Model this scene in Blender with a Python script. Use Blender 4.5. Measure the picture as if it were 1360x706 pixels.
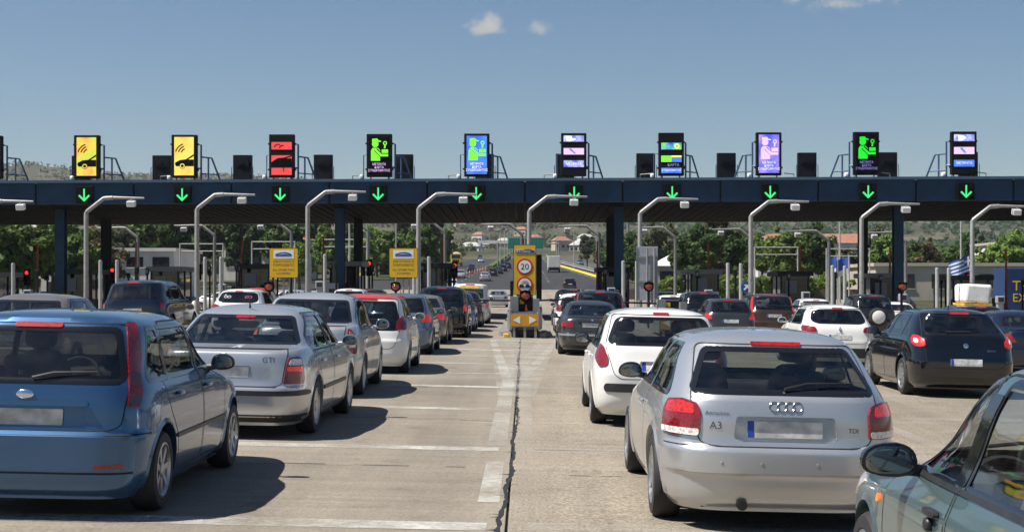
import bpy, bmesh, math, random
import numpy as np
from mathutils import Vector, Matrix, noise
from mathutils.geometry import delaunay_2d_cdt
R_ = math.radians
random.seed(7)
for _o in list(bpy.data.objects): bpy.data.objects.remove(_o)
scene = bpy.context.scene
col = scene.collection

# ------------------------------------------------------------------ camera, sky, sun, exposure
CAM_H = 1.70
cam_d = bpy.data.cameras.new('camera'); cam = bpy.data.objects.new('camera', cam_d); col.objects.link(cam)
cam.location = (0, 0, CAM_H); cam.rotation_euler = (R_(90), 0, 0)
cam_d.sensor_width = 36; cam_d.lens = 50.0
cam_d.shift_x = -17/1360; cam_d.shift_y = 28/1360
cam_d.clip_start = .1; cam_d.clip_end = 20000
scene.camera = cam
SUN_EL, SUN_BEHIND = 58.0, 14.0
_e, _b = R_(SUN_EL), R_(SUN_BEHIND)
SUN = Vector((-math.cos(_e)*math.cos(_b), -math.cos(_e)*math.sin(_b), math.sin(_e)))
sd = bpy.data.lights.new('sun', 'SUN'); so = bpy.data.objects.new('sun', sd); col.objects.link(so)
sd.energy = 5.0; sd.angle = R_(.53); sd.color = (1, .955, .88)
so.rotation_euler = (-SUN).to_track_quat('-Z', 'Y').to_euler()
so.location = (-40, -20, 80)
SKY_STRENGTH = .0525
world = bpy.data.worlds.new('World'); scene.world = world; world.use_nodes = True
wn = world.node_tree; wn.nodes.clear()
def WN(t, **k):
    n = wn.nodes.new(t)
    for a, b in k.items(): setattr(n, a, b)
    return n
sky = WN('ShaderNodeTexSky', sky_type='NISHITA', sun_disc=False)
sky.sun_elevation = _e; sky.sun_rotation = math.atan2(SUN.x, SUN.y)
sky.air_density = 1.0; sky.dust_density = .7; sky.ozone_density = 2.2; sky.altitude = 100
bg = WN('ShaderNodeBackground'); bg.inputs['Strength'].default_value = SKY_STRENGTH
out = WN('ShaderNodeOutputWorld')
hsv = WN('ShaderNodeHueSaturation'); hsv.inputs['Saturation'].default_value = 1.14; hsv.inputs['Value'].default_value = 1.0
wn.links.new(sky.outputs[0], hsv.inputs['Color'])
tc = WN('ShaderNodeTexCoord')
nz = WN('ShaderNodeTexNoise'); nz.inputs['Scale'].default_value = 55; nz.inputs['Detail'].default_value = 6; nz.inputs['Roughness'].default_value = .6
wn.links.new(tc.outputs['Generated'], nz.inputs['Vector'])
prev = hsv.outputs[0]
def cloud(px, py, rx, ry, dens):
    global prev
    c = Vector(((px-697)/1889, 1, (381-py)/1889)).normalized()
    mp = WN('ShaderNodeMapping', vector_type='TEXTURE')
    mp.inputs['Location'].default_value = c
    mp.inputs['Scale'].default_value = (rx/1889, 1, ry/1889)
    wn.links.new(tc.outputs['Generated'], mp.inputs['Vector'])
    ln = WN('ShaderNodeVectorMath', operation='LENGTH'); wn.links.new(mp.outputs[0], ln.inputs[0])
    ad = WN('ShaderNodeMath', operation='MULTIPLY_ADD'); wn.links.new(nz.outputs[0], ad.inputs[0]); ad.inputs[1].default_value = 1.9
    sb = WN('ShaderNodeMath', operation='SUBTRACT'); sb.inputs[0].default_value = -.35; wn.links.new(ln.outputs['Value'], sb.inputs[1])
    wn.links.new(sb.outputs[0], ad.inputs[2])
    mr = WN('ShaderNodeMapRange', interpolation_type='SMOOTHSTEP')
    mr.inputs['From Min'].default_value = 0; mr.inputs['From Max'].default_value = .62; mr.inputs['To Max'].default_value = dens
    wn.links.new(ad.outputs[0], mr.inputs['Value'])
    mx = WN('ShaderNodeMixRGB'); wn.links.new(mr.outputs[0], mx.inputs[0]); wn.links.new(prev, mx.inputs[1])
    mx.inputs[2].default_value = CLOUD_COL
    prev = mx.outputs[0]
CLOUD_COL = (6.3, 6.2, 6.0, 1)
cloud(640, 37, 66, 19, .85); cloud(658, 26, 34, 22, .75); cloud(718, 40, 42, 20, .6); cloud(709, 68, 26, 12, .4)
cloud(1115, 3, 90, 24, .9); cloud(1055, 1, 40, 16, .7)
wn.links.new(prev, bg.inputs['Color']); wn.links.new(bg.outputs[0], out.inputs[0])
vs = scene.view_settings
vs.view_transform = 'Standard'; vs.look = 'None'; vs.gamma = 1; vs.use_curve_mapping = False
vs.exposure = .72

# ------------------------------------------------------------------ materials
MATS = {}
def nodes_of(name):
    m = bpy.data.materials.new(name); m.use_nodes = True
    nt = m.node_tree; b = nt.nodes.get('Principled BSDF')
    MATS[name] = m
    return m, nt, b
def basic(name, c, rough=.5, metal=0, coat=0, var=0, scale=8, bump=0, bscale=60, emit=None, es=0, coords='Object', spec=None):
    m, nt, b = nodes_of(name)
    b.inputs['Base Color'].default_value = (*c, 1); b.inputs['Roughness'].default_value = rough
    b.inputs['Metallic'].default_value = metal; b.inputs['Coat Weight'].default_value = coat; b.inputs['Coat Roughness'].default_value = .04
    if spec is not None: b.inputs['Specular IOR Level'].default_value = spec
    if var or bump:
        t = nt.nodes.new('ShaderNodeTexCoord')
    if var:
        n = nt.nodes.new('ShaderNodeTexNoise'); n.inputs['Scale'].default_value = scale; n.inputs['Detail'].default_value = 5
        nt.links.new(t.outputs[coords], n.inputs['Vector'])
        r = nt.nodes.new('ShaderNodeMapRange'); r.inputs['From Min'].default_value = .3; r.inputs['From Max'].default_value = .7
        r.inputs['To Min'].default_value = 1-var; r.inputs['To Max'].default_value = 1+var
        nt.links.new(n.outputs[0], r.inputs['Value'])
        mx = nt.nodes.new('ShaderNodeVectorMath'); mx.operation = 'SCALE'; mx.inputs[0].default_value = c
        nt.links.new(r.outputs[0], mx.inputs['Scale']); nt.links.new(mx.outputs[0], b.inputs['Base Color'])
        rr = nt.nodes.new('ShaderNodeMapRange'); rr.inputs['To Min'].default_value = max(.02, rough-.12*rough/.5); rr.inputs['To Max'].default_value = min(1, rough+.12)
        nt.links.new(n.outputs[0], rr.inputs['Value']); nt.links.new(rr.outputs[0], b.inputs['Roughness'])
    if bump:
        n2 = nt.nodes.new('ShaderNodeTexNoise'); n2.inputs['Scale'].default_value = bscale; n2.inputs['Detail'].default_value = 4
        nt.links.new(t.outputs[coords], n2.inputs['Vector'])
        bp = nt.nodes.new('ShaderNodeBump'); bp.inputs['Strength'].default_value = bump; bp.inputs['Distance'].default_value = .01
        nt.links.new(n2.outputs[0], bp.inputs['Height']); nt.links.new(bp.outputs[0], b.inputs['Normal'])
    if emit:
        b.inputs['Emission Color'].default_value = (*emit, 1); b.inputs['Emission Strength'].default_value = es
    return m
def paint(name, c, metal=.0, rough=.28, dust=.10, low=.26):
    """car paint: clear coat, metallic flake speckle, dust towards the sills, plain dark steel on the inner face of the panel"""
    m, nt, b = nodes_of(name)
    N = nt.nodes.new; Lk = nt.links.new
    t = N('ShaderNodeTexCoord')
    n = N('ShaderNodeTexNoise'); n.inputs['Scale'].default_value = 3.0; n.inputs['Detail'].default_value = 6; Lk(t.outputs['Object'], n.inputs['Vector'])
    sp = N('ShaderNodeSeparateXYZ'); Lk(t.outputs['Object'], sp.inputs[0])
    mr = N('ShaderNodeMapRange'); mr.inputs['From Min'].default_value = .75; mr.inputs['From Max'].default_value = .15; mr.inputs['To Max'].default_value = low
    Lk(sp.outputs['Z'], mr.inputs['Value'])
    ad = N('ShaderNodeMath'); ad.operation = 'MULTIPLY_ADD'; Lk(n.outputs[0], ad.inputs[0]); ad.inputs[1].default_value = dust; Lk(mr.outputs[0], ad.inputs[2])
    mu = N('ShaderNodeMath'); mu.operation = 'MULTIPLY'; Lk(ad.outputs[0], mu.inputs[0]); Lk(n.outputs[0], mu.inputs[1])
    mx = N('ShaderNodeMixRGB'); Lk(mu.outputs[0], mx.inputs[0]); mx.inputs[1].default_value = (*c, 1); mx.inputs[2].default_value = (.22, .19, .15, 1)
    Lk(mx.outputs[0], b.inputs['Base Color'])
    b.inputs['Metallic'].default_value = metal
    r2 = N('ShaderNodeMapRange'); r2.inputs['To Min'].default_value = rough; r2.inputs['To Max'].default_value = rough+.2; Lk(mu.outputs[0], r2.inputs['Value'])
    Lk(r2.outputs[0], b.inputs['Roughness'])
    b.inputs['Coat Weight'].default_value = .8; b.inputs['Coat Roughness'].default_value = .035
    n3 = N('ShaderNodeTexNoise'); n3.inputs['Scale'].default_value = 1.7; Lk(t.outputs['Object'], n3.inputs['Vector'])
    bp = N('ShaderNodeBump'); bp.inputs['Strength'].default_value = .05; bp.inputs['Distance'].default_value = .05; Lk(n3.outputs[0], bp.inputs['Height'])
    Lk(bp.outputs[0], b.inputs['Normal'])
    g = N('ShaderNodeNewGeometry'); d = N('ShaderNodeBsdfDiffuse'); d.inputs[0].default_value = (.02, .02, .021, 1)
    ms = N('ShaderNodeMixShader'); Lk(g.outputs['Backfacing'], ms.inputs[0]); Lk(b.outputs[0], ms.inputs[1]); Lk(d.outputs[0], ms.inputs[2])
    Lk(ms.outputs[0], nt.nodes['Material Output'].inputs[0])
    return m
def glass(name, tint):
    m, nt, b = nodes_of(name); nt.nodes.remove(b)
    N = nt.nodes.new; Lk = nt.links.new
    tr = N('ShaderNodeBsdfTransparent'); tr.inputs[0].default_value = (*tint, 1)
    gl = N('ShaderNodeBsdfGlossy'); gl.inputs['Roughness'].default_value = .03; gl.inputs[0].default_value = (.95, .97, 1, 1)
    fr = N('ShaderNodeFresnel'); ge = N('ShaderNodeNewGeometry'); io = N('ShaderNodeMapRange')   # same thin pane from either side
    io.inputs['To Min'].default_value = 1.5; io.inputs['To Max'].default_value = 1/1.5; Lk(ge.outputs['Backfacing'], io.inputs['Value']); Lk(io.outputs[0], fr.inputs['IOR'])
    t = N('ShaderNodeTexCoord'); n = N('ShaderNodeTexNoise'); n.inputs['Scale'].default_value = 2.5; n.inputs['Detail'].default_value = 2; Lk(t.outputs['Object'], n.inputs['Vector'])
    bp = N('ShaderNodeBump'); bp.inputs['Strength'].default_value = .03; bp.inputs['Distance'].default_value = .05; Lk(n.outputs[0], bp.inputs['Height'])
    Lk(bp.outputs[0], gl.inputs['Normal']); Lk(bp.outputs[0], fr.inputs['Normal'])
    ad = N('ShaderNodeMath'); ad.operation = 'MULTIPLY_ADD'; Lk(fr.outputs[0], ad.inputs[0]); ad.inputs[1].default_value = 1.15; ad.inputs[2].default_value = .02
    df = N('ShaderNodeBsdfDiffuse'); df.inputs[0].default_value = (.3, .29, .27, 1)
    n2 = N('ShaderNodeTexNoise'); n2.inputs['Scale'].default_value = 5; n2.inputs['Detail'].default_value = 8; Lk(t.outputs['Object'], n2.inputs['Vector'])
    mr = N('ShaderNodeMapRange'); mr.inputs['From Min'].default_value = .45; mr.inputs['From Max'].default_value = .8; mr.inputs['To Max'].default_value = .04; Lk(n2.outputs[0], mr.inputs['Value'])
    m1 = N('ShaderNodeMixShader'); Lk(mr.outputs[0], m1.inputs[0]); Lk(tr.outputs[0], m1.inputs[1]); Lk(df.outputs[0], m1.inputs[2])
    m2 = N('ShaderNodeMixShader'); Lk(ad.outputs[0], m2.inputs[0]); Lk(m1.outputs[0], m2.inputs[1]); Lk(gl.outputs[0], m2.inputs[2])
    Lk(m2.outputs[0], nt.nodes['Material Output'].inputs[0])
    return m
def lens(name, c, es=0, ec=None):
    """lamp lens: coloured plastic over a faceted reflector"""
    m, nt, b = nodes_of(name); N = nt.nodes.new; Lk = nt.links.new
    t = N('ShaderNodeTexCoord'); v = N('ShaderNodeTexVoronoi'); v.inputs['Scale'].default_value = 42; Lk(t.outputs['Object'], v.inputs['Vector'])
    n = N('ShaderNodeTexNoise'); n.inputs['Scale'].default_value = 9; Lk(t.outputs['Object'], n.inputs['Vector'])
    ad = N('ShaderNodeMath'); ad.operation = 'MULTIPLY_ADD'; Lk(v.outputs['Distance'], ad.inputs[0]); ad.inputs[1].default_value = .8; Lk(n.outputs[0], ad.inputs[2])
    mr = N('ShaderNodeMapRange'); mr.inputs['From Min'].default_value = .4; mr.inputs['From Max'].default_value = 1.0; mr.inputs['To Min'].default_value = .45; mr.inputs['To Max'].default_value = 1.5
    Lk(ad.outputs[0], mr.inputs['Value'])
    s = N('ShaderNodeVectorMath'); s.operation = 'SCALE'; s.inputs[0].default_value = c; Lk(mr.outputs[0], s.inputs['Scale']); Lk(s.outputs[0], b.inputs['Base Color'])
    b.inputs['Roughness'].default_value = .25; b.inputs['Coat Weight'].default_value = 1; b.inputs['Coat Roughness'].default_value = .02
    if es:
        b.inputs['Emission Color'].default_value = (*(ec or c), 1)
        e = N('ShaderNodeMath'); e.operation = 'MULTIPLY'; Lk(mr.outputs[0], e.inputs[0]); e.inputs[1].default_value = es; Lk(e.outputs[0], b.inputs['Emission Strength'])
    return m
paint('paint_blue', (.036, .105, .225), .6, .26, .03, .06); paint('paint_silver', (.53, .54, .555), .65, .27)
paint('paint_silver_warm', (.54, .54, .54), .65, .34); paint('paint_white', (.72, .715, .69), 0, .3, .05, .15)
paint('paint_black', (.0022, .0026, .0045), .0, .10, .01, .02); paint('paint_navy', (.005, .010, .028), .2, .18, .03, .06)
paint('paint_green', (.10, .165, .175), .55, .28); paint('paint_graphite', (.055, .06, .06), .55, .28, .06, .15)
paint('paint_brown', (.075, .042, .026), .5, .3); paint('paint_steel_blue', (.13, .17, .24), .55, .3)
paint('paint_tan', (.20, .175, .15), .5, .34); paint('paint_red', (.42, .035, .03), 0, .35); paint('paint_gunmetal', (.02, .02, .021), .3, .24, .04, .08)
paint('paint_azure', (.02, .07, .30), .3, .28); paint('paint_yellow', (.75, .55, .03), 0, .35)
glass('glass', (.58, .62, .61)); glass('glass_mid', (.40, .43, .43)); glass('glass_clear', (.84, .87, .86)); glass('glass_dark', (.26, .29, .30))
basic('rubber', (.018, .018, .019), .75, var=.3, scale=12); basic('black_plastic', (.02, .02, .021), .45, var=.25, scale=10)
basic('black_gloss', (.008, .008, .009), .12, coat=.6); basic('seam', (.004, .004, .004), .8)
basic('cabin', (.022, .022, .024), .85, var=.3, scale=14); basic('cabin_grey', (.085, .085, .088), .8, var=.3, scale=14)
basic('chrome', (.75, .75, .76), .14, 1); basic('alloy', (.42, .43, .44), .32, .85, var=.15, scale=20); basic('hub_dark', (.03, .03, .032), .5, .5)
basic('plate', (.48, .48, .47), .5, var=.38, scale=11); basic('plate_blue', (.02, .06, .35), .4)
basic('mirror_glass', (.22, .23, .24), .04, 1)
basic('chrome_dark', (.30, .30, .31), .2, 1)
basic('lettering_dark', (.10, .10, .105), .35, .6)
lens('lens_red', (.14, .003, .004)); lens('lens_red_lit', (.22, .006, .005), .15, (1, .035, .01)); lens('lens_dark', (.045, .006, .006))
lens('lens_amber', (.62, .16, .02)); lens('lens_clear', (.55, .52, .5)); lens('lens_brake', (.20, .005, .005), .05, (1, .03, .015))
lens('lens_amber_lit', (.8, .15, .02), .25, (1, .16, .02))
basic('wrap_sheet', (.72, .72, .70), .7, var=.12, scale=5, bump=.6, bscale=6)

# ------------------------------------------------------------------ mesh builders
class MB:
    def __init__(s): s.v = []; s.f = []
    def add(s, vs, fs):
        o = len(s.v); s.v += [tuple(p) for p in vs]; s.f += [tuple(i+o for i in f) for f in fs]; return s
    def box(s, x0, x1, y0, y1, z0, z1):
        return s.add([(x0,y0,z0),(x1,y0,z0),(x1,y1,z0),(x0,y1,z0),(x0,y0,z1),(x1,y0,z1),(x1,y1,z1),(x0,y1,z1)],
                     [(0,3,2,1),(4,5,6,7),(0,1,5,4),(1,2,6,5),(2,3,7,6),(3,0,4,7)])
    def bbox(s, x0, x1, y0, y1, z0, z1, b=.02):
        """box with bevelled edges"""
        bm = bmesh.new(); bmesh.ops.create_cube(bm, size=1)
        for v in bm.verts: v.co = Vector(((x0+x1)/2+v.co.x*(x1-x0), (y0+y1)/2+v.co.y*(y1-y0), (z0+z1)/2+v.co.z*(z1-z0)))
        bmesh.ops.bevel(bm, geom=bm.edges[:], offset=b, segments=2, affect='EDGES', profile=.5)
        bm.verts.index_update()
        s.add([v.co[:] for v in bm.verts], [[v.index for v in f.verts] for f in bm.faces]); bm.free(); return s
    def tube(s, pts, r, n=8, caps=True):
        pts = [Vector(p) for p in pts]; rs = r if isinstance(r, (list, tuple)) else [r]*len(pts)
        vs = []; fs = []; up0 = None
        for i, p in enumerate(pts):
            d = (pts[min(i+1, len(pts)-1)]-pts[max(i-1, 0)]).normalized()
            if up0 is None: up0 = Vector((0,0,1)) if abs(d.z) < .9 else Vector((0,1,0))
            a = (up0-d*up0.dot(d)).normalized(); up0 = a; b = d.cross(a)
            for k in range(n):
                t = 2*math.pi*(k+.5)/n
                vs.append(p+(a*math.cos(t)+b*math.sin(t))*rs[i])
        for i in range(len(pts)-1):
            for k in range(n):
                a0 = i*n+k; a1 = i*n+(k+1) % n
                fs.append((a0, a1, a1+n, a0+n))
        if caps: fs += [tuple(reversed(range(n))), tuple(range((len(pts)-1)*n, len(pts)*n))]
        return s.add(vs, fs)
    def lathe(s, prof, n=24, axis='z', c=(0,0,0), cap=True):
        vs = []; fs = []
        for r, h in prof:
            for k in range(n):
                t = 2*math.pi*k/n; a, b = r*math.cos(t), r*math.sin(t)
                p = (a, b, h) if axis == 'z' else ((h, a, b) if axis == 'x' else (b, h, a))
                vs.append((p[0]+c[0], p[1]+c[1], p[2]+c[2]))
        for i in range(len(prof)-1):
            for k in range(n):
                a0 = i*n+k; a1 = i*n+(k+1) % n
                fs.append((a0, a1, a1+n, a0+n))
        if cap: fs += [tuple(reversed(range(n))), tuple(range((len(prof)-1)*n, len(prof)*n))]
        return s.add(vs, fs)
    def prism(s, poly, d0, d1, axis='y'):
        """polygon (a,b) extruded: axis y -> (a,d,b); axis z -> (a,b,d); axis x -> (d,a,b)"""
        f = {'y': lambda p, d: (p[0], d, p[1]), 'z': lambda p, d: (p[0], p[1], d), 'x': lambda p, d: (d, p[0], p[1])}[axis]
        n = len(poly); vs = [f(p, d0) for p in poly]+[f(p, d1) for p in poly]
        return s.add(vs, [tuple(range(n)), tuple(reversed(range(n, 2*n)))]+[(i, i+n, (i+1) % n+n, (i+1) % n) for i in range(n)])
    def sq(s, c, r, e1=.5, e2=.5, nu=10, nv=16, fn=None):
        """super-ellipsoid"""
        sp = lambda w, e: math.copysign(abs(w)**e, w)
        vs = []; fs = []
        for i in range(nu+1):
            u = -math.pi/2+math.pi*i/nu
            for k in range(nv):
                w = 2*math.pi*k/nv
                p = [sp(math.cos(u), e1)*sp(math.cos(w), e2)*r[0], sp(math.cos(u), e1)*sp(math.sin(w), e2)*r[1], sp(math.sin(u), e1)*r[2]]
                if fn: p = fn(*p)
                vs.append((p[0]+c[0], p[1]+c[1], p[2]+c[2]))
        for i in range(nu):
            for k in range(nv):
                a = i*nv+k; b = i*nv+(k+1) % nv
                fs.append((a, b, b+nv, a+nv))
        return s.add(vs, fs)
    def mesh(s, name, smooth=False, sharp=40):
        me = bpy.data.meshes.new(name); me.from_pydata(s.v, [], s.f); me.materials.append(None)
        bm = bmesh.new(); bm.from_mesh(me)
        bmesh.ops.remove_doubles(bm, verts=bm.verts, dist=1e-5)
        bmesh.ops.recalc_face_normals(bm, faces=bm.faces)
        if smooth:
            for f in bm.faces: f.smooth = True
            for e in bm.edges:
                if len(e.link_faces) == 2 and e.calc_face_angle(0) > R_(sharp): e.smooth = False
        bm.to_mesh(me); bm.free()
        return me
def obj(name, me, mat, parent=None, loc=None, rot=None, scale=None):
    if isinstance(me, MB): me = me.mesh(name)
    o = bpy.data.objects.new(name, me); col.objects.link(o)
    if mat:
        mm = MATS[mat] if isinstance(mat, str) else mat
        o.material_slots[0].link = 'OBJECT'; o.material_slots[0].material = mm
    if parent: o.parent = parent
    if loc: o.location = loc
    if rot: o.rotation_euler = rot
    if scale: o.scale = scale
    return o
def tag(o, label=None, cat=None, group=None, kind=None):
    for k, v in (('label', label), ('category', cat), ('group', group), ('kind', kind)):
        if v: o[k] = v
    return o
def thing(name, label, cat, loc=(0,0,0), rz=0, group=None, tilt=0):
    o = bpy.data.objects.new(name, None); col.objects.link(o); o.empty_display_size = .2
    o.location = loc; o.rotation_euler = (0, tilt, rz)
    return tag(o, label, cat, group)
ORD = ['', 'first', 'second', 'third', 'fourth', 'fifth', 'sixth', 'seventh', 'eighth', 'ninth', 'tenth', 'eleventh', 'twelfth', 'thirteenth', 'fourteenth', 'fifteenth', 'sixteenth', 'seventeenth', 'eighteenth', 'nineteenth', 'twentieth']
_TXT = {}
def text_polys(txt, size=1, align='CENTER'):
    """flat text as vertices and faces in its own x,y plane"""
    k = (txt, size, align)
    if k in _TXT: return _TXT[k]
    cu = bpy.data.curves.new('txt', 'FONT'); cu.body = txt; cu.size = size; cu.align_x = align; cu.align_y = 'CENTER'; cu.resolution_u = 3
    o = bpy.data.objects.new('txt', cu); col.objects.link(o)
    bpy.context.view_layer.update()
    me = bpy.data.meshes.new_from_object(o.evaluated_get(bpy.context.evaluated_depsgraph_get()))
    r = ([v.co.copy() for v in me.vertices], [tuple(p.vertices) for p in me.polygons])
    bpy.data.objects.remove(o); bpy.data.curves.remove(cu); bpy.data.meshes.remove(me)
    _TXT[k] = r
    return r
def text_mb(txt, size, x, y, z, align='CENTER', sx=1.0):
    """text facing -Y"""
    v, f = text_polys(txt, size, align)
    return MB().add([(x+p.x*sx, y, z+p.y) for p in v], f)
def smooth01(a, b, x):
    t = min(1, max(0, (x-a)/(b-a))); return t*t*(3-2*t)

# ------------------------------------------------------------------ the lie of the land
SL = .032
def cross(x):
    return -.022*x if x > -10.13 else .22286+.030*(x+10.13)
def rise(y):
    t = y-118
    return 0 if t <= 0 else (SL*t*t/80 if t < 40 else SL*(t-20))
def gz(x, y):
    """height of paving and road"""
    xx = max(-36, min(36, x))
    return cross(xx)*(1-smooth01(100, 150, y)) + rise(y)
def ground_px(px, py):
    """where the photograph's pixel meets the rising road beyond the plaza"""
    lo, hi = 5.0, 1500.0
    for _ in range(60):
        m = (lo+hi)/2; x = (px-697)/1889*m
        yy = 381-(gz(x, m)-CAM_H)*1889/m
        if yy > py: lo = m
        else: hi = m
    return (px-697)/1889*lo, lo

# ------------------------------------------------------------------ cars: every body is a lofted shell cut into panels, glass and lamps
def pchip(pts):
    xs = np.array([p[0] for p in pts], float); ys = np.array([p[1] for p in pts], float)
    h = np.diff(xs); d = np.diff(ys)/h; m = np.zeros(len(xs)); m[0] = d[0]; m[-1] = d[-1]
    for i in range(1, len(xs)-1):
        if d[i-1]*d[i] > 0:
            w1 = 2*h[i]+h[i-1]; w2 = h[i]+2*h[i-1]; m[i] = (w1+w2)/(w1/d[i-1]+w2/d[i])
    def f(x):
        x = np.clip(np.asarray(x, float), xs[0], xs[-1]); i = np.clip(np.searchsorted(xs, x, side='right')-1, 0, len(h)-1)
        t = (x-xs[i])/h[i]
        return (2*t**3-3*t*t+1)*ys[i]+(t**3-2*t*t+t)*h[i]*m[i]+(-2*t**3+3*t*t)*ys[i+1]+(t**3-t*t)*h[i]*m[i+1]
    return f
def inpoly(P, poly):
    x, y = P[:, 0], P[:, 1]; ins = np.zeros(len(P), bool); q = np.array(poly); j = len(q)-1
    for i in range(len(q)):
        c = (q[i, 1] > y) != (q[j, 1] > y)
        with np.errstate(divide='ignore', invalid='ignore'):
            xx = (q[j, 0]-q[i, 0])*(y-q[i, 1])/(q[j, 1]-q[i, 1])+q[i, 0]
        ins ^= c & (x < xx); j = i
    return ins
def nearest(P, poly):
    q = np.array(poly); a = q; b = np.roll(q, -1, 0); ab = b-a
    t = ((P[:, None, :]-a)*ab).sum(2)/np.maximum((ab*ab).sum(1), 1e-12); t = np.clip(t, 0, 1)
    c = a+t[..., None]*ab; d = np.sqrt(((P[:, None, :]-c)**2).sum(2)); k = d.argmin(1)
    r = np.arange(len(P)); return c[r, k], d[r, k]
def roundpoly(p, r, seg=4):
    o = []; n = len(p)
    for i in range(n):
        a = Vector(p[i-1]); b = Vector(p[i]); c = Vector(p[(i+1) % n])
        u = (a-b); v = (c-b); lu, lv = u.length, v.length
        if lu < 1e-6 or lv < 1e-6: continue
        rr = min(r, lu*.45, lv*.45); p0 = b+u/lu*rr; p1 = b+v/lv*rr
        for k in range(seg+1):
            t = k/seg; o.append(tuple((1-t)**2*p0+2*t*(1-t)*b+t*t*p1))
    return o
def resample(p, res, closed=True):
    o = []; n = len(p)
    for i in range(n if closed else n-1):
        a = Vector(p[i]); b = Vector(p[(i+1) % n]); m = max(1, int(math.ceil((b-a).length/res)))
        for k in range(m): o.append(tuple(a+(b-a)*k/m))
    if not closed: o.append(tuple(p[-1]))
    return o
def sym(half):
    """mirror a right-hand half outline (bottom to top)"""
    return [(x, z) for x, z in half]+[(-x, z) for x, z in reversed(half)]
class Shell:
    def __init__(s, rear, front, width, nexp, yc):
        s.r, s.f, s.w, s.n = pchip(rear), pchip(front), pchip(width), pchip(nexp); s.yc = yc
        tz = np.arange(0, 2.2, .001); s.T = [g(tz).tolist() for g in (s.r, s.f, s.w, s.n)]
        s.z0, s.z1 = rear[0][0], rear[-1][0]; s._wc = {}
        s.keys = sorted({p[0] for t in (rear, front, width) for p in t})
    def pt(s, kind, u, v):
        t = max(v, 0)*1000; i = int(t); t -= i
        rv, fv, w, n = (g[i]+(g[i+1]-g[i])*t for g in s.T); yc = s.yc
        if kind in 'RF':
            q = (1-min(.9999, abs(u)/w)**n)**(1/n)
            return Vector((u, yc-(yc-rv)*q if kind == 'R' else yc+(fv-yc)*q, v))
        if kind in 'PQ':                                   # P right side, Q left side: (y, z)
            a = yc-rv if u < yc else fv-yc
            x = w*(1-min(.9999, abs(u-yc)/a)**n)**(1/n)
            return Vector((x if kind == 'P' else -x, u, v))
        k = round(v, 3)                                    # W wraps round the tail, X round the nose: (arc length, z)
        kk = (kind, k)
        if kk not in s._wc:
            t = np.concatenate([np.linspace(0, 1, 40), np.ones(60)]); c = np.concatenate([np.ones(40), np.linspace(.99, .2, 60)])
            sc = 1/(t**n+c**n)**(1/n); a = (yc-float(s.r(k))) if kind == 'W' else (float(s.f(k))-yc)
            X = w*t*sc; Y = yc-a*c*sc if kind == 'W' else yc+a*c*sc
            s._wc[kk] = (np.concatenate([[0], np.cumsum(np.hypot(np.diff(X), np.diff(Y)))]), X, Y)
        S, X, Y = s._wc[kk]; au = abs(u)
        return Vector((math.copysign(float(np.interp(au, S, X)), u), float(np.interp(au, S, Y)), v))
    def pn(s, kind, u, v, off=0):
        p = s.pt(kind, u, v); e = .008
        a = s.pt(kind, u+e, v)-s.pt(kind, u-e, v); b = s.pt(kind, u, min(s.z1-.001, v+e))-s.pt(kind, u, v-e)
        n = a.cross(b)
        if n.length < 1e-9: n = p-Vector((0, s.yc, .7))
        n.normalize()
        if n.dot(p-Vector((0, s.yc, .65))) < 0: n = -n
        return p+n*off, n
    def patch(s, kind, poly, off=.003, skirt=None, res=.06, rnd=.03):
        poly = roundpoly(poly, rnd) if rnd else poly
        b = resample(poly, res); m = len(b)
        q = np.array(b); g = []
        for yy in np.arange(q[:, 1].min()+res*.5, q[:, 1].max(), res):
            for xx in np.arange(q[:, 0].min()+res*.5, q[:, 0].max(), res): g.append((xx, yy))
        if g:
            G = np.array(g); ok = inpoly(G, b); _, d = nearest(G, b); g = [tuple(x) for x in G[ok & (d > res*.45)]]
        vs, _, fs, *_ = delaunay_2d_cdt([Vector(x) for x in b+g], [(i, (i+1) % m) for i in range(m)], [], 1, 1e-6)
        mb = MB(); mb.add([s.pn(kind, x[0], x[1], off)[0] for x in vs], fs)
        if skirt is not None:
            o = [s.pn(kind, x[0], x[1], off)[0] for x in b]; i_ = [s.pn(kind, x[0], x[1], skirt)[0] for x in b]
            mb.add(o+i_, [(k, (k+1) % m, (k+1) % m+m, k+m) for k in range(m)])
        return mb
    def ring(s, kind, poly, win, wout, off=.003, res=.05, rnd=.03, drop=.004):
        b = resample(roundpoly(poly, rnd) if rnd else poly, res); m = len(b)
        ar = sum(b[i][0]*b[(i+1) % m][1]-b[(i+1) % m][0]*b[i][1] for i in range(m)); sg = 1 if ar > 0 else -1
        I = []; O = []; M = []
        for i in range(m):
            t = Vector(b[(i+1) % m])-Vector(b[i-1]); t.normalize(); n = Vector((t.y, -t.x))*sg; c = Vector(b[i])
            I.append(s.pn(kind, *(c-n*win), off-drop)[0]); O.append(s.pn(kind, *(c+n*wout), off-drop)[0]); M.append(s.pn(kind, *c, off)[0])
        return MB().add(I+M+O, [(k, (k+1) % m, (k+1) % m+m, k+m) for k in range(m)]+[(k+m, (k+1) % m+m, (k+1) % m+2*m, k+2*m) for k in range(m)])
    def line(s, kind, pts, w=.008, off=.0015, res=.05):
        b = resample(pts, res, False); L_ = []
        for i, p in enumerate(b):
            t = Vector(b[min(i+1, len(b)-1)])-Vector(b[max(i-1, 0)]); t.normalize(); n = Vector((t.y, -t.x)); c = Vector(p)
            L_ += [s.pn(kind, *(c-n*w/2), off)[0], s.pn(kind, *(c+n*w/2), off)[0]]
        return MB().add(L_, [(2*i, 2*i+1, 2*i+3, 2*i+2) for i in range(len(b)-1)])
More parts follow.
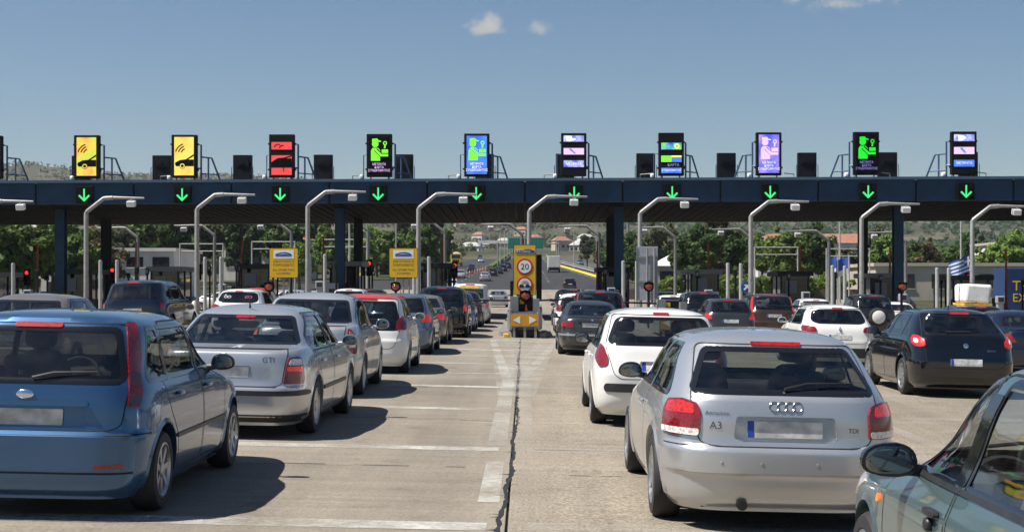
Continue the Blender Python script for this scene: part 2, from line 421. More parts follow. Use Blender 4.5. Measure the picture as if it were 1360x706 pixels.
    def text(s, kind, txt, size, u, v, off=.004):
        tv, tf = text_polys(txt, size)
        return MB().add([s.pn(kind, u+p.x, v+p.y, off)[0] for p in tv], tf)
    def disc(s, kind, u, v, r, h=.012, n=20, ru=None):
        p, nn = s.pn(kind, u, v, 0); a = Vector((1, 0, 0)); a = (a-nn*a.dot(nn)).normalized(); b = nn.cross(a)
        vs = [p+a*math.cos(2*math.pi*k/n)*(ru or r)*f+b*math.sin(2*math.pi*k/n)*r*f+nn*o for f, o in ((1.02, -.01), (1, h*.7), (.85, h)) for k in range(n)]
        fs = [(i*n+k, i*n+(k+1) % n, (i+1)*n+(k+1) % n, (i+1)*n+k) for i in range(2) for k in range(n)]+[tuple(range(2*n, 3*n))]
        return MB().add(vs, fs)
    def torus(s, kind, u, v, r, t, n=20):
        p, nn = s.pn(kind, u, v, t); a = Vector((1, 0, 0)); a = (a-nn*a.dot(nn)).normalized(); b = nn.cross(a)
        return MB().tube([p+a*math.cos(2*math.pi*k/n)*r+b*math.sin(2*math.pi*k/n)*r for k in range(n+1)], t, 5, False)
    def grid(s, lod):
        nr, nsd = (12, 36) if lod > 0 else (6, 20)
        dz = .034 if lod > 0 else .07
        zs = [s.keys[0]]
        for a, b in zip(s.keys[:-1], s.keys[1:]):
            dy = max(abs(float(s.r(b)-s.r(a))), abs(float(s.f(b)-s.f(a))))
            m = max(1, int(math.ceil((b-a)/dz)), int(math.ceil(dy/(.11 if lod > 0 else .25))))
            zs += [a+(b-a)*k/m for k in range(1, m+1)]
        d = [(k/nr, -1) for k in range(nr)]+[(1, -1+k/nsd) for k in range(2*nsd)]+[(1-k/nr, 1) for k in range(2*nr)]+[(-1, 1-k/nsd) for k in range(2*nsd)]+[(-1+k/nr, -1) for k in range(nr)]
        D = np.array(d, float); Z = np.array(zs)
        n = s.n(Z)[:, None]; w = s.w(Z)[:, None]; ar = s.yc-s.r(Z)[:, None]; af = s.f(Z)[:, None]-s.yc
        sc = 1/(np.abs(D[:, 0])**n+np.abs(D[:, 1])**n)**(1/n)
        X = w*D[:, 0]*sc; Y = s.yc+np.where(D[:, 1] < 0, ar, af)*D[:, 1]*sc
        return X, Y, np.repeat(Z[:, None], len(d), 1), D
    def cut(s, regions, lod, base='body'):
        """regions: [(label or None for a hole, kind, outline)], first listed wins; returns label -> MB"""
        X, Y, Z, D = s.grid(lod); nz_, nc = X.shape
        P = np.stack([X, Y, Z], 2).reshape(-1, 3); DD = np.tile(D, (nz_, 1)); moved = np.zeros(len(P), bool)
        i, k = np.meshgrid(np.arange(nz_-1), np.arange(nc), indexing='ij'); k2 = (k+1) % nc
        F = np.stack([i*nc+k, i*nc+k2, (i+1)*nc+k2, (i+1)*nc+k], 2).reshape(-1, 4)
        lab = np.full(len(F), -1)
        def reg(kind, d):
            return {'R': (d[:, 1] < -.8), 'F': (d[:, 1] > .7), 'P': (d[:, 0] > .55), 'Q': (d[:, 0] < -.55)}[kind]
        for li, (lb, kind, poly) in enumerate(regions):
            ax = [0, 2] if kind in 'RF' else [1, 2]
            ok = reg(kind, DD) & ~moved; idx = np.where(ok)[0]
            if len(idx):
                c, dd = nearest(P[idx][:, ax], poly)
                near = dd < (.024 if lod > 0 else .03)
                for j, cc in zip(idx[near], c[near]):
                    P[j] = s.pt(kind, cc[0], min(max(cc[1], s.z0), s.z1-.002)); moved[j] = True
        C = P[F].mean(1); DC = DD[F].mean(1)
        for li, (lb, kind, poly) in enumerate(regions):
            ax = [0, 2] if kind in 'RF' else [1, 2]
            m = reg(kind, DC) & inpoly(C[:, ax], poly) & (lab == -1); lab[m] = li
        out = {}
        for lb in [base]+[r[0] for r in regions]:
            if lb is None or lb in out: continue
            ls = [j for j, r in enumerate(regions) if r[0] == lb]
            out[lb] = None
        def build(mask, capit=False):
            f = F[mask]; u, inv = np.unique(f, return_inverse=True); mb = MB(); mb.v = [tuple(x) for x in P[u]]; mb.f = [tuple(int(q) for q in x) for x in inv.reshape(-1, 4)]
            return mb
        groups = []
        m0 = lab == -1; groups.append((base, build(m0)))
        top = [(nz_-1)*nc+q for q in range(nc)]; groups[0][1].add([P[t] for t in top], [tuple(range(nc))])
        for li, (lb, kind, poly) in enumerate(regions):
            if lb is None: continue
            mm = lab == li
            if mm.any(): groups.append((lb, build(mm)))
        return groups
def shell_mesh(mb, name):
    me = bpy.data.meshes.new(name); me.from_pydata(mb.v, [], mb.f); me.materials.append(None)
    bm = bmesh.new(); bm.from_mesh(me); bmesh.ops.remove_doubles(bm, verts=bm.verts, dist=2e-4)
    for f in bm.faces: f.smooth = True
    for e in bm.edges:
        if len(e.link_faces) == 2 and e.calc_face_angle(0) > R_(38): e.smooth = False
    bm.normal_update(); bm.to_mesh(me); bm.free(); return me
def circle(y, z, r, n=36): return [(y+r*math.cos(2*math.pi*k/n), z+r*math.sin(2*math.pi*k/n)) for k in range(n)]
WHEELS = {}
def wheel_mesh(R, style):
    if (R, style) in WHEELS: return WHEELS[(R, style)]
    rr = R*.68; w = .105
    ty = MB().lathe([(rr*.97, -w+.02), (rr+.01, -w), (R-.025, -w+.004), (R-.006, -w+.03), (R, -w+.06), (R, w-.06), (R-.006, w-.03), (R-.025, w-.004), (rr+.01, w), (rr*.97, w-.02)], 36, 'x', cap=False)
    ri = MB().lathe([(rr+.004, w-.004), (rr-.012, w), (rr-.03, w-.02), (rr-.04, w-.08)], 36, 'x', cap=False)
    ns = {'five': 5, 'seven': 7, 'ten': 10, 'cover': 9}[style]
    for k in range(ns):
        a = 2*math.pi*k/ns
        hw0, hw1 = (.035, .028) if style == 'five' else ((.022, .02) if style == 'seven' else ((.014, .014) if style == 'ten' else (.03, .055)))
        def q(r, t, x): return (x, r*math.cos(a)-t*math.sin(a), r*math.sin(a)+t*math.cos(a))
        r0, r1 = .03, rr-.015
        xo, xi = w-.018, w-.012
        ri.add([q(r0, -hw0, xo), q(r0, hw0, xo), q(r1, hw1, xi), q(r1, -hw1, xi), q(r0, -hw0*1.2, xo-.035), q(r0, hw0*1.2, xo-.035), q(r1, hw1*1.15, xi-.03), q(r1, -hw1*1.15, xi-.03)],
               [(0, 1, 2, 3), (0, 3, 7, 4), (1, 5, 6, 2)])
    ri.lathe([(.062, w-.05), (.06, w-.012), (.045, w-.006), (.0005, w-.004)], 16, 'x', cap=False)
    bk = MB().lathe([(rr-.03, w-.07), (.14, w-.075), (.0005, w-.07)], 24, 'x', cap=False)
    WHEELS[(R, style)] = (ty.mesh('wheel', True, 50), ri.mesh('rim', False), bk.mesh('brake_disc', True))
    return WHEELS[(R, style)]
CARS = {}
def default_front(L, H, zb, yc, hood=1.08, rake=.80, roof=.35):
    return [(.15, L-.14), (.26, L-.03), (.42, L), (.56, L-.02), (.68, L-.08), (.76, L-.22), (zb-.10, L-.60), (zb-.03, L-hood+.08), (zb+.02, L-hood-.06), (zb+.12, L-hood-.06-rake*.30), (H-.10, L-hood-rake), (H-.055, L-hood-rake-.10), (H-.022, L-hood-rake-roof), (H-.006, yc+.55), (H, yc+.15)]
def default_width(W, H, zb, rh):
    return [(.15, W-.10), (.22, W-.045), (.38, W-.012), (.58, W), (.76, W-.010), (zb-.07, W-.035), (zb-.01, W-.060), (zb+.04, W-.085), (H-.12, rh+.035), (H-.07, rh-.03), (H-.035, rh-.14), (H-.012, rh-.30), (H, .10)]
def make_spec(name, **S):
    S = dict(S); S['name'] = name; S['cache'] = None
    L, H, W, zb = S['L'], S['H'], S['W'], S['zb']; yc = S.setdefault('yc', L*.47)
    rh = S.setdefault('rh', W-.27); S.setdefault('lod', 2)
    S.setdefault('nexp', [(0, 6.4), (zb-.05, 6.4), (zb+.08, 5.9), (H-.1, 5.2), (H-.03, 4), (H, 3)])
    ff = default_front(L, H, zb, yc, **S.get('fr', {}))
    rear = list(S['rear'])[:-3]; y0 = rear[-1][1]; f0 = ff[-4][1]; yc = S['yc'] = (y0+f0)/2; hw = yc-y0
    rear += [(H-.022, y0+.22*hw), (H-.007, y0+.55*hw), (H, yc-.12)]
    ff = ff[:-3]+[(H-.022, f0-.22*hw), (H-.007, f0-.55*hw), (H, yc+.12)]
    S['shell'] = Shell(rear, ff, S.get('width') or default_width(W, H, zb, rh), S['nexp'], yc)
    CARS[name] = S
def car_meshes(S):
    """all part meshes of one kind of car: list of (name, mesh, material key or None for paint, parent index or None)"""
    if S['cache']: return S['cache']
    sh = S['shell']; L, H, W, zb, zt, R, ra, fa, lod = (S[k] for k in ('L', 'H', 'W', 'zb', 'zt', 'R', 'ra', 'fa', 'lod'))
    out = []
    def add(name, mb, mat, parent=None, smooth=True):
        out.append((name, mb if not isinstance(mb, MB) else mb.mesh(name, smooth), mat, parent)); return len(out)-1
    AR = R+.055; zc = R
    reg = []
    for kd in 'PQ':
        for y in (ra, fa): reg.append((None, kd, circle(y, zc, AR)))
    rw = roundpoly(sym(S['rw']), S.get('rwr', .05)); reg.append((None, 'R', rw))
    # side glass between slanted pillars
    sw = []
    zlo, zhi = zb+.015, zt
    zz = [zlo, zlo+(zhi-zlo)*.35, zlo+(zhi-zlo)*.7, zhi]
    ca = S.get('apil', .20); cp = S.get('cpil', .30)
    edges = [[float(sh.r(z))+cp for z in zz]] if 'cedge' not in S else [S['cedge']]
    for (yb, sl, wd) in S['pillars']:                     # y at the belt, lean, width
        edges.append([yb-wd/2+sl*(z-zlo)/(zhi-zlo) for z in zz]); edges.append([yb+wd/2+sl*(z-zlo)/(zhi-zlo) for z in zz])
    edges.append([float(sh.f(z))-ca-.05*(1-(z-zlo)/(zhi-zlo)) for z in zz])
    for a, b in zip(edges[0::2], edges[1::2]):
        poly = [(a[i], zz[i]) for i in range(4)]+[(b[i], zz[i]) for i in (3, 2, 1, 0)]
        poly = [(y, z) for y, z in poly]
        sw.append(roundpoly(poly, .035))
    for p in sw:
        for kd in 'PQ': reg.append((None, kd, p))
    ws = roundpoly(sym([(W-.17, zb+.05), (sh.w(H-.12)-.085, H-.115)]), .06); reg.append((None, 'F', ws))
    if S.get('recess'): reg.append((None, 'R', roundpoly(sym(S['recess']), .02)))
    for d in S.get('doors', []):
        for kd in 'PQ': reg.append(('door', kd, roundpoly(d, .07)))
    if S.get('gate'): reg.append((S.get('gatename', 'tailgate'), 'R', roundpoly(sym(S['gate']), .05)))
    if lod == 0: reg = [r for r in reg if r[0] is None]
    groups = sh.cut(reg, lod)
    gi = {}; ndoor = 0
    dk = []
    for lb, mb in groups:
        if S.get('roofz') and lb == 'body':
            lo = MB(); hi = MB()
            for f in mb.f:
                c = sum(mb.v[i][2] for i in f)/len(f); (hi if c > S['roofz'] else lo).add([mb.v[i] for i in f], [tuple(range(len(f)))])
            out.append(('body', shell_mesh(lo, 'body'), None, None)); out.append(('roof', shell_mesh(hi, 'roof'), S['roofmat'], None))
        else:
            out.append((lb, shell_mesh(mb, lb), None, None))
        if lb not in gi: gi[lb] = len(out)-1
        if lb == 'door': dk.append(len(out)-1)
    gate = gi.get('tailgate', gi.get('boot_lid'))
    # seams round the panels
    if lod > 0:
        for lb, kd, p in reg:
            if lb: 
                add('panel_gap', sh.ring(kd, p, .004, .004, .0016, rnd=0, drop=.0002), 'seam', None, False)
        for kd, pts in S.get('seams', []): add('panel_gap', sh.line(kd, pts, .008), 'seam', None, False)
    gl = S.get('glass', 'glass')
    g = add('rear_window', sh.patch('R', rw, -.005, rnd=0, res=.08), S.get('rglass', gl))
    if lod > 0: add('window_seal', sh.ring('R', rw, .026, .016, .0035, rnd=0), 'black_gloss', g)
    for p in sw:
        for kd in 'PQ':
            g = add('side_window', sh.patch(kd, p, -.005, rnd=0, res=.09), S.get('sglass', gl))
            if lod > 0: add('window_seal', sh.ring(kd, p, .018, .020, .0035, rnd=0), 'black_gloss', g)
    g = add('windscreen', sh.patch('F', ws, -.005, rnd=0, res=.1), gl)
    if lod > 0: add('window_seal', sh.ring('F', ws, .035, .018, .003, rnd=0), 'black_gloss', g)
    # arches
    for kd in 'PQ':
        for y in (ra, fa):
            arc = [(y+AR*math.cos(t), zc+AR*math.sin(t)) for t in np.linspace(-.22, math.pi+.22, 30)]
            arc = [(a, max(b, sh.z0+.012)) for a, b in arc]
            I = []; M_ = []; O = []
            for (a, b), t in zip(arc, np.linspace(-.22, math.pi+.22, 30)):
                o = (y+(AR+.038)*math.cos(t), max(zc+(AR+.038)*math.sin(t), sh.z0+.012))
                I.append(sh.pn(kd, a, b, .010)[0]); O.append(sh.pn(kd, *o, -.001)[0])
                q = sh.pn(kd, a, b, .004)[0]; q.x -= math.copysign(.06, q.x); M_.append(q)
            n = len(I); add('wheel_arch', MB().add(I+O+M_, [(k, k+1, k+1+n, k+n) for k in range(n-1)]+[(k, k+1, k+1+2*n, k+2*n) for k in range(n-1)]), S.get('archmat'))
    un = MB()
    for sx in (-1, 1):
        for y in (ra, fa):
            xs0, xs1 = sx*(W-.05), sx*(W-.33)
            t = np.linspace(-.25, math.pi+.25, 16); A = [(xs0, y+(AR+.006)*math.cos(a), zc+(AR+.006)*math.sin(a)) for a in t]; B = [(xs1, p[1], p[2]) for p in A]
            un.add(A+B, [(k, k+1, k+17, k+16) for k in range(15)]); un.add(B, [tuple(range(16))])
    un.box(-(W-.31), W-.31, .16, L-.2, .17, .42); un.box(-(W-.08), W-.08, ra+AR+.02, fa-AR-.02, .165, .33)
    un.box(-(W-.38), W-.38, .16, ra-AR+.02, .20, .36)
    add('underbody', un, 'seam', None, False)
    # trim, lamps
    for (nm, kd, poly, mat, off, par) in S.get('patches', []):
        both = [(kd, poly)]
        if kd in 'WX' or nm in ('reflector', 'reversing_lamp', 'tail_lamp'): both.append((kd, [(-a, b) for a, b in poly][::-1]))
        if kd == 'P': both.append(('Q', poly))
        if kd == 'R*': both = [('R', sym(poly))]
        for k2, pp in both:
            if par == 'prev2': parent = lastlamp[0 if k2 == both[0][0] and pp is poly else 1]
            elif par == 'gate': parent = gate
            else: parent = None
            ii = add(nm, sh.patch(k2, pp, off, off-.022 if off > 0 else 0, rnd=S.get('prnd', .02), res=.05), mat, parent)
            if nm == 'tail_lamp':
                if pp is poly: lastlamp = [ii, ii]
                else: lastlamp[1] = ii
    if S.get('plate'):
        px_, pz, hw, hh = S['plate']; off = S.get('plateoff', .012)
        ii = add('licence_plate', sh.patch('R', [(px_-hw, pz-hh), (px_+hw, pz-hh), (px_+hw, pz+hh), (px_-hw, pz+hh)], off, off-.02, rnd=.006), 'plate', None, False)
        if S.get('plateblue', True): add('plate_strip', sh.patch('R', [(px_-hw, pz-hh), (px_-hw+.045, pz-hh), (px_-hw+.045, pz+hh), (px_-hw, pz+hh)], off+.002, rnd=0), 'plate_blue', ii, False)
    if S.get('recess'):
        ii = add('plate_recess', sh.patch('R', sym(S['recess']), -.035, .001, rnd=.02, res=.05), None, gate)
        me = out[ii][1]
        if me.polygons[0].normal.y > 0: me.flip_normals()
    for (nm, fn, mat) in S.get('extra', []): add(nm, fn(sh), mat, None, nm not in ('lettering',))
    if S.get('wiper') and lod > 1:
        x0, x1, z = S['wiper']; add('wiper', MB().tube([sh.pn('R', x0, z-.02, .02)[0], sh.pn('R', (x0*2+x1)/3, z+.012, .03)[0], sh.pn('R', x1, z+.025, .022)[0]], [.012, .009, .005], 6), 'black_plastic', gate)
    if lod > 0:
        # handles and mirrors
        for hy in S.get('handles', []):
            for kd, sg in (('P', 1), ('Q', -1)):
                p, n = sh.pn(kd, hy, S.get('handlez', zb-.12), .018)
                add('door_handle', MB().sq(p, (.022, .085, .017), .6, .6, 6, 10), S.get('handlemat'), None)
        my = S.get('mirror_y', L-1.48)
        for kd, sg in (('P', 1), ('Q', -1)):
            p, n = sh.pn(kd, my, zb+.03, 0)
            mr = S.get('mirror_r', (.105, .075, .07)); c = Vector((sg*(abs(p.x)+mr[0]+.055), my-.03, zb+.055))
            def fl(x, y, z, m=mr, g=sg): 
                return (x*(1-.12*(z/m[2])), max(y, -.022), z*(1-.15*max(0, x*g/m[0])))
            mb = MB().sq(c, mr, .75, .75, 12, 24, fl); mb.tube([p-n*.03+Vector((0, .0, -.01)), c+Vector((-sg*mr[0]*.7, .02, -mr[2]*.6))], [.03, .028], 8)
            i = add('mirror', mb, S.get('mirrormat'))
            add('mirror_glass', MB().sq((c.x, c.y-.026, c.z), (mr[0]*.86, .004, mr[2]*.82), .8, .8, 8, 20, lambda x, y, z: (x*(1-.12*(z/mr[2])), y, z)), 'mirror_glass', i)
    if S.get('antenna') and lod > 0:
        ay, ln = S['antenna']; zt_ = H-.012 if ay > .5*L-.6 else H-.03
        add('antenna', MB().tube([(0, ay, zt_-.01), (0, ay-.01, zt_+.03), (0, ay-ln*.6, zt_+ln)], [.016, .008, .004], 6), 'black_plastic')
    # cabin
    if lod > 0:
        cy = fa-1.25
        fl = MB().box(-(W-.2), W-.2, .55, fa-.3, .34, .40); fl.box(-(W-.16), W-.16, float(sh.r(zb))+.25, ra+.35, zb-.09, zb-.06)
        add('cabin_floor', fl, 'cabin', None, False)
        for sx in (-.37, .37):
            st = MB().sq((sx, cy-.28, .78), (.235, .085, .34), .45, .5, 10, 16, lambda x, y, z: (x*(1-.25*max(0, z/.34)), y-z*.30, z)); st.sq((sx, cy, .50), (.24, .27, .09), .5, .5, 8, 14)
            i = add('seat', st, 'cabin_grey')
            add('headrest', MB().sq((sx, cy-.43, 1.215 if H < 1.6 else 1.3), (.13, .05, .085), .6, .6, 8, 12), 'cabin_grey', i)
        bench = MB().sq((0, ra+.42, .70+(zb-.95)), (W-.22, .09, .26), .35, .5, 8, 18, lambda x, y, z: (x, y-z*.3, z)); bench.sq((0, ra+.72, .5), (W-.22, .28, .09), .35, .5, 8, 16)
        i = add('rear_bench', bench, 'cabin_grey')
        for sx in (-.38, .38): add('headrest', MB().sq((sx, ra+.36, zb+.10), (.12, .045, .06), .6, .6, 8, 12), 'cabin_grey', i)
        i = add('dashboard', MB().sq((0, fa-.42, zb-.15), (W-.17, .24, .13), .4, .5, 8, 18), 'cabin')
        q = 24; c = Vector((-.37, fa-.74, zb-.10)); d = Vector((0, -.45, .9))
        add('steering_wheel', MB().tube([c+Vector((.18*math.cos(2*math.pi*k/q), .18*math.sin(2*math.pi*k/q)*.45, .18*math.sin(2*math.pi*k/q)*.9)) for k in range(q+1)], .015, 6, False), 'cabin', i)
        add('interior_mirror', MB().sq((0, fa-.62, H-.21), (.11, .02, .032), .6, .6, 6, 10), 'cabin')
    # wheels
    ty, ri, bk = wheel_mesh(R, S.get('wheels', 'seven'))
    S['cache'] = out
    return out
def build_car(kind, paintm, x, y, label, yaw=0, lit=False, cat='car', group=None, z=None, override={}, name='car', facing=1):
    S = CARS[kind]; ms = car_meshes(S)
    t = math.atan(.022) if -10.13 < x and y < 100 else (-math.atan(.03) if y < 100 else 0)
    rt = thing(name, label, cat, (x, y, gz(x, y+1.5) if z is None else z), -R_(yaw) + (math.pi if facing < 0 else 0), group, t*facing)
    if y > 120: rt.rotation_euler.x = math.atan(SL)*.9*facing
    objs = []
    for nm, me, mat, par in ms:
        mt = override.get(nm, mat) or paintm
        if lit and mt in ('lens_red',): mt = 'lens_red_lit'
        o = obj(nm, me, mt, objs[par] if par is not None else rt)
        objs.append(o)
    ty, ri, bk = wheel_mesh(S['R'], S.get('wheels', 'seven'))
    for sx in (1, -1):
        for yy in (S['ra'], S['fa']):
            w = obj('wheel', ty, 'rubber', rt, (sx*(S['W']-.112), yy, S['R']), (random.uniform(0, 6), 0, 0 if sx > 0 else math.pi))
            if S['lod'] >= 1:
                obj('rim', ri, S.get('rimmat', 'alloy'), w); obj('brake_disc', bk, 'hub_dark', w)
            else: obj('rim', ri, S.get('rimmat', 'alloy'), w)
    return rt

# ------------------------------------------------------------------ the kinds of car in the queue
def roofend(H, yc, y0): return [(H-.055, y0), (H-.022, y0+.28), (H-.006, yc-.55), (H, yc-.15)]
def doors5(zb, H, ra, fa, yB, r=.40):
    zt = H-.085
    return [[(yB+.02, .25), (fa-r-.06, .25), (fa-r-.02, .6), (fa-.36, zb-.01), (fa-1.0, zt), (yB+.0, zt)],
            [(ra+r+.06, .25), (yB-.02, .25), (yB-.02, zt), (ra+.38, zt), (ra+.10, zb+.05), (ra+.16, zb-.2), (ra+r, .5)]]
def third(z, hw, h=.016): return ('brake_light', 'R*', [(hw, z-h), (hw, z+h)], 'lens_brake', .012, None)
# small upright blue five-door hatch
L, H, W = 3.92, 1.46, .84; yc = 1.85
make_spec('upright_hatch', L=L, H=H, W=W, yc=yc, ra=.65, fa=3.14, R=.295, zb=.945, zt=1.335, rh=.635,
  rear=[(.17, .10), (.24, .03), (.36, .0), (.595, .0), (.615, .035), (.80, .055), (.95, .075), (1.0, .105), (1.36, .33)]+roofend(H, yc, .36),
  pillars=[(.98, -.10, .06), (1.90, -.06, .10)], cpil=.34, apil=.22,
  rw=[(.635, .965), (.655, 1.0), (.56, 1.335)], doors=doors5(.945, H, .65, 3.14, 1.90), gate=[(.56, .63), (.665, .66), (.70, .93), (.60, 1.37)],
  seams=[('W', [(-.98, .605), (.98, .605)])],
  patches=[('tail_lamp', 'W', [(.705, .80), (.80, .79), (.845, .90), (.81, 1.15), (.72, 1.37), (.615, 1.375), (.675, 1.12), (.715, .95)], 'lens_red', .014, None),
           ('tail_lamp_section', 'W', [(.715, .94), (.835, .92), (.825, 1.02), (.703, 1.04)], 'lens_dark', .018, 'prev2'),
           ('tail_lamp_section', 'W', [(.715, .81), (.80, .80), (.828, .86), (.715, .875)], 'lens_dark', .018, 'prev2'),
           third(1.355, .17, .018),
           ('tailgate_handle', 'R*', [(.43, .80), (.45, .815), (.43, .835)], None, .03, 'gate'),
           ('reflector', 'R', [(.50, .37), (.69, .375), (.69, .405), (.50, .40)], 'lens_red', .006, None),
           ('rub_strip', 'P', [(1.0, .50), (2.72, .50), (2.72, .53), (1.0, .53)], 'black_plastic', .012, None)],
  recess=[(.44, .655), (.40, .80)], plate=(0, .725, .26, .056), plateoff=-.022, plateblue=False,
  extra=[('badge', lambda s: s.disc('R', 0, .88, .03, .012, 24, .062), 'chrome'), ('bumper_lip', lambda s: s.line('W', [(-.78, .34), (.78, .34)], .012, .004), 'seam')],
  rglass='glass_mid', wiper=(.04, .48, 1.005), handles=[1.12, 2.08], handlez=.83, wheels='seven', mirror_r=(.10, .075, .07), mirrormat='black_plastic', rwr=.05)
# silver three-door hatch
L, H, W = 4.20, 1.42, .883; yc = 2.0
def rings(s):
    mb = MB()
    for k in range(4):
        t = s.torus('R', -.0825+.055*k, .895, .034, .0036); mb.add(t.v, t.f)
    return mb
def sensors(s):
    mb = MB()
    for u in (-.45, -.17, .22, .52): t = s.disc('R', u, .50, .011, .004, 12); mb.add(t.v, t.f)
    return mb
def pipe(x, z=.20, r=.034):
    return lambda s: MB().tube([(x, .02, z), (x, .3, z+.01)], r, 14)
make_spec('sleek_hatch', nexp=[(0, 5.0), (.9, 5.0), (1.02, 5.2), (1.32, 5), (1.39, 4), (1.42, 3)], L=L, H=H, W=W, yc=yc, ra=.79, fa=3.37, R=.315, zb=.935, zt=1.29, rh=.60,
  rear=[(.17, .12), (.23, .05), (.31, .034), (.395, .030), (.41, .022), (.428, -.006), (.57, -.002), (.60, .012), (.625, .045), (.82, .06), (.93, .085), (.975, .12), (1.0, .15), (1.29, .53), (1.325, .56)]+roofend(H, yc, .66),
  pillars=[(1.55, -.05, .08)], cpil=.40, apil=.22,
  rw=[(.625, .985), (.645, 1.01), (.525, 1.285)], gate=[(.50, .615), (.60, .635), (.635, .76), (.66, .95), (.575, 1.315)],
  doors=[[(1.52, .26), (2.88, .26), (2.93, .6), (2.95, .92), (2.3, 1.33), (1.50, 1.33)]],
  seams=[('P', [(.28, .615), (.45, .60), (.50, .58)]), ('W', [(-.98, .612), (-.60, .612)]), ('W', [(.60, .612), (.98, .612)])],
  patches=[('tail_lamp', 'W', [(.605, .675), (.90, .68), (.985, .72), (1.0, .85), (.95, .915), (.74, .93), (.62, .905), (.595, .84)], 'lens_red', .016, None),
           ('tail_lamp_section', 'W', [(.61, .68), (.985, .69), (.992, .73), (.605, .73)], 'lens_clear', .019, 'prev2'),
           ('tail_lamp_section', 'W', [(.64, .83), (.95, .83), (.93, .90), (.76, .915), (.65, .895)], 'lens_red_lit', .019, 'prev2'),
           third(1.317, .185, .011)],
  recess=[(.335, .65), (.365, .68), (.345, .825)], plate=(0, .735, .265, .058), plateoff=-.024,
  extra=[('badge', rings, 'chrome_dark'), ('lettering', lambda s: s.text('R', 'Attraction', .040, -.48, .842), 'lettering_dark'), ('lettering', lambda s: s.text('R', 'A3', .075, -.49, .755), 'lettering_dark'), ('lettering', lambda s: s.text('R', 'TDI', .046, .48, .735), 'lettering_dark'),
         ('parking_sensor', sensors, 'alloy'), ('exhaust_pipe', pipe(-.30, .205, .038), 'hub_dark'), ('bumper_crease', lambda s: s.line('W', [(-.95, .425), (.95, .425)], .006, .003), 'paint_silver_warm')],
  wiper=(0, .5, 1.02), handles=[1.72], handlez=.80, wheels='ten', mirrormat='black_gloss', antenna=None, glass='glass')
# green hatch at the right edge, seen along its left side
L, H, W = 4.15, 1.475, .85; yc = 1.95
make_spec('side_hatch', L=L, H=H, W=W, yc=yc, ra=.72, fa=3.33, R=.305, zb=.905, zt=1.36, rh=.60, fr=dict(hood=1.12, rake=.78),
  rear=[(.17, .10), (.24, .03), (.38, .0), (.58, .0), (.61, .04), (.85, .06), (.95, .10), (1.34, .42)]+roofend(H, yc, .48),
  pillars=[(1.0, -.05, .06), (1.98, -.12, .13)], cpil=.40, apil=.235,
  rw=[(.60, .99), (.50, 1.31)], gate=[(.52, .63), (.62, .9), (.56, 1.35)], doors=doors5(.905, H, .72, 3.33, 1.98, .36),
  patches=[('tail_lamp', 'W', [(.70, .80), (.86, .80), (.74, 1.30), (.62, 1.30)], 'lens_red', .012, None), third(1.36, .15),
           ('headlamp', 'X', [(.40, .60), (.98, .64), (1.16, .745), (.95, .77), (.62, .72), (.40, .68)], 'lens_clear', .010, None),
           ('pillar_cover', 'P', [(1.925, .925), (2.05, .925), (1.925, 1.31), (1.80, 1.31)], 'black_gloss', .006, None),
           ('side_repeater', 'P', [(3.03, .70), (3.09, .70), (3.07, .74), (3.04, .74)], 'lens_amber_lit', .010, None)],
  extra=[('belt_trim', lambda s: s.line('P', [(.95, .905), (2.78, .905)], .022, .010), 'black_plastic'), ('belt_trim', lambda s: s.line('Q', [(.95, .905), (2.78, .905)], .022, .010), 'black_plastic'),
         ('wiper', lambda s: MB().tube([s.pn('F', -.55, .96, .02)[0], s.pn('F', -.2, 1.0, .03)[0], s.pn('F', .1, .985, .02)[0]], .010, 6), 'black_plastic'),
         ('lock_cover', lambda s: MB().sq(s.pn('Q', 2.16, .735, .012)[0], (.02, .034, .03), .8, .8, 8, 12), 'black_plastic')],
  plate=(0, .72, .26, .055), handles=[1.12, 2.14], handlez=.785, handlemat='black_plastic', mirror_y=2.60, mirror_r=(.128, .085, .078), mirrormat='black_gloss', wheels='cover', plateblue=True, glass='glass_clear')
# silver saloon with a long boot
def sedan(name, L, H, W, yc, ra, fa, R, zb, deck, lamp, **k):
    d0 = k.pop('d0', .06); dl = k.pop('dl', .50); ws = k.pop('ws', .52); rr = k.pop('rr', .13)
    bt = k.pop('bt', .56)
    rear = [(.18, .12), (.25, .03), (.38, .0), (bt, .0), (bt+.02, .035), (deck-.10, d0), (deck-.03, d0+.02), (deck, d0+.06), (deck+.012, d0+.12), (deck+.03, d0+dl), (deck+.06, d0+dl+.07), (H-.12, d0+dl+ws), (H-.09, d0+dl+ws+.06)]+roofend(H, yc, d0+dl+ws+.16)
    y1 = d0+dl
    k.setdefault('rw', [(.60, deck+.065), (.62, deck+.085), (.50, H-.125)])
    k.setdefault('gate', [(.50, bt+.05), (.58, bt+.07), (.62, deck-.05), (.62, deck+.022)]); k.setdefault('gatename', 'boot_lid')
    sh0 = pchip(rear)
    zlo = zb+.015; zhi = H-.105
    zz = [zlo, zlo+(zhi-zlo)*.35, zlo+(zhi-zlo)*.7, zhi]
    ce = [max(y1+.36, float(sh0(z))+.26) for z in zz]; ce[0] = ce[1]-.03
    k.setdefault('cedge', ce)
    yB = (ra+fa)/2-.10
    make_spec(name, L=L, H=H, W=W, yc=yc, ra=ra, fa=fa, R=R, zb=zb, zt=zhi, rear=rear, pillars=k.pop('pillars', [(yB, -.06, .10)]), doors=doors5(zb, H, ra, fa, yB), patches=lamp+k.pop('more', []), mirror_y=k.pop('mirror_y', L-1.62), **k)
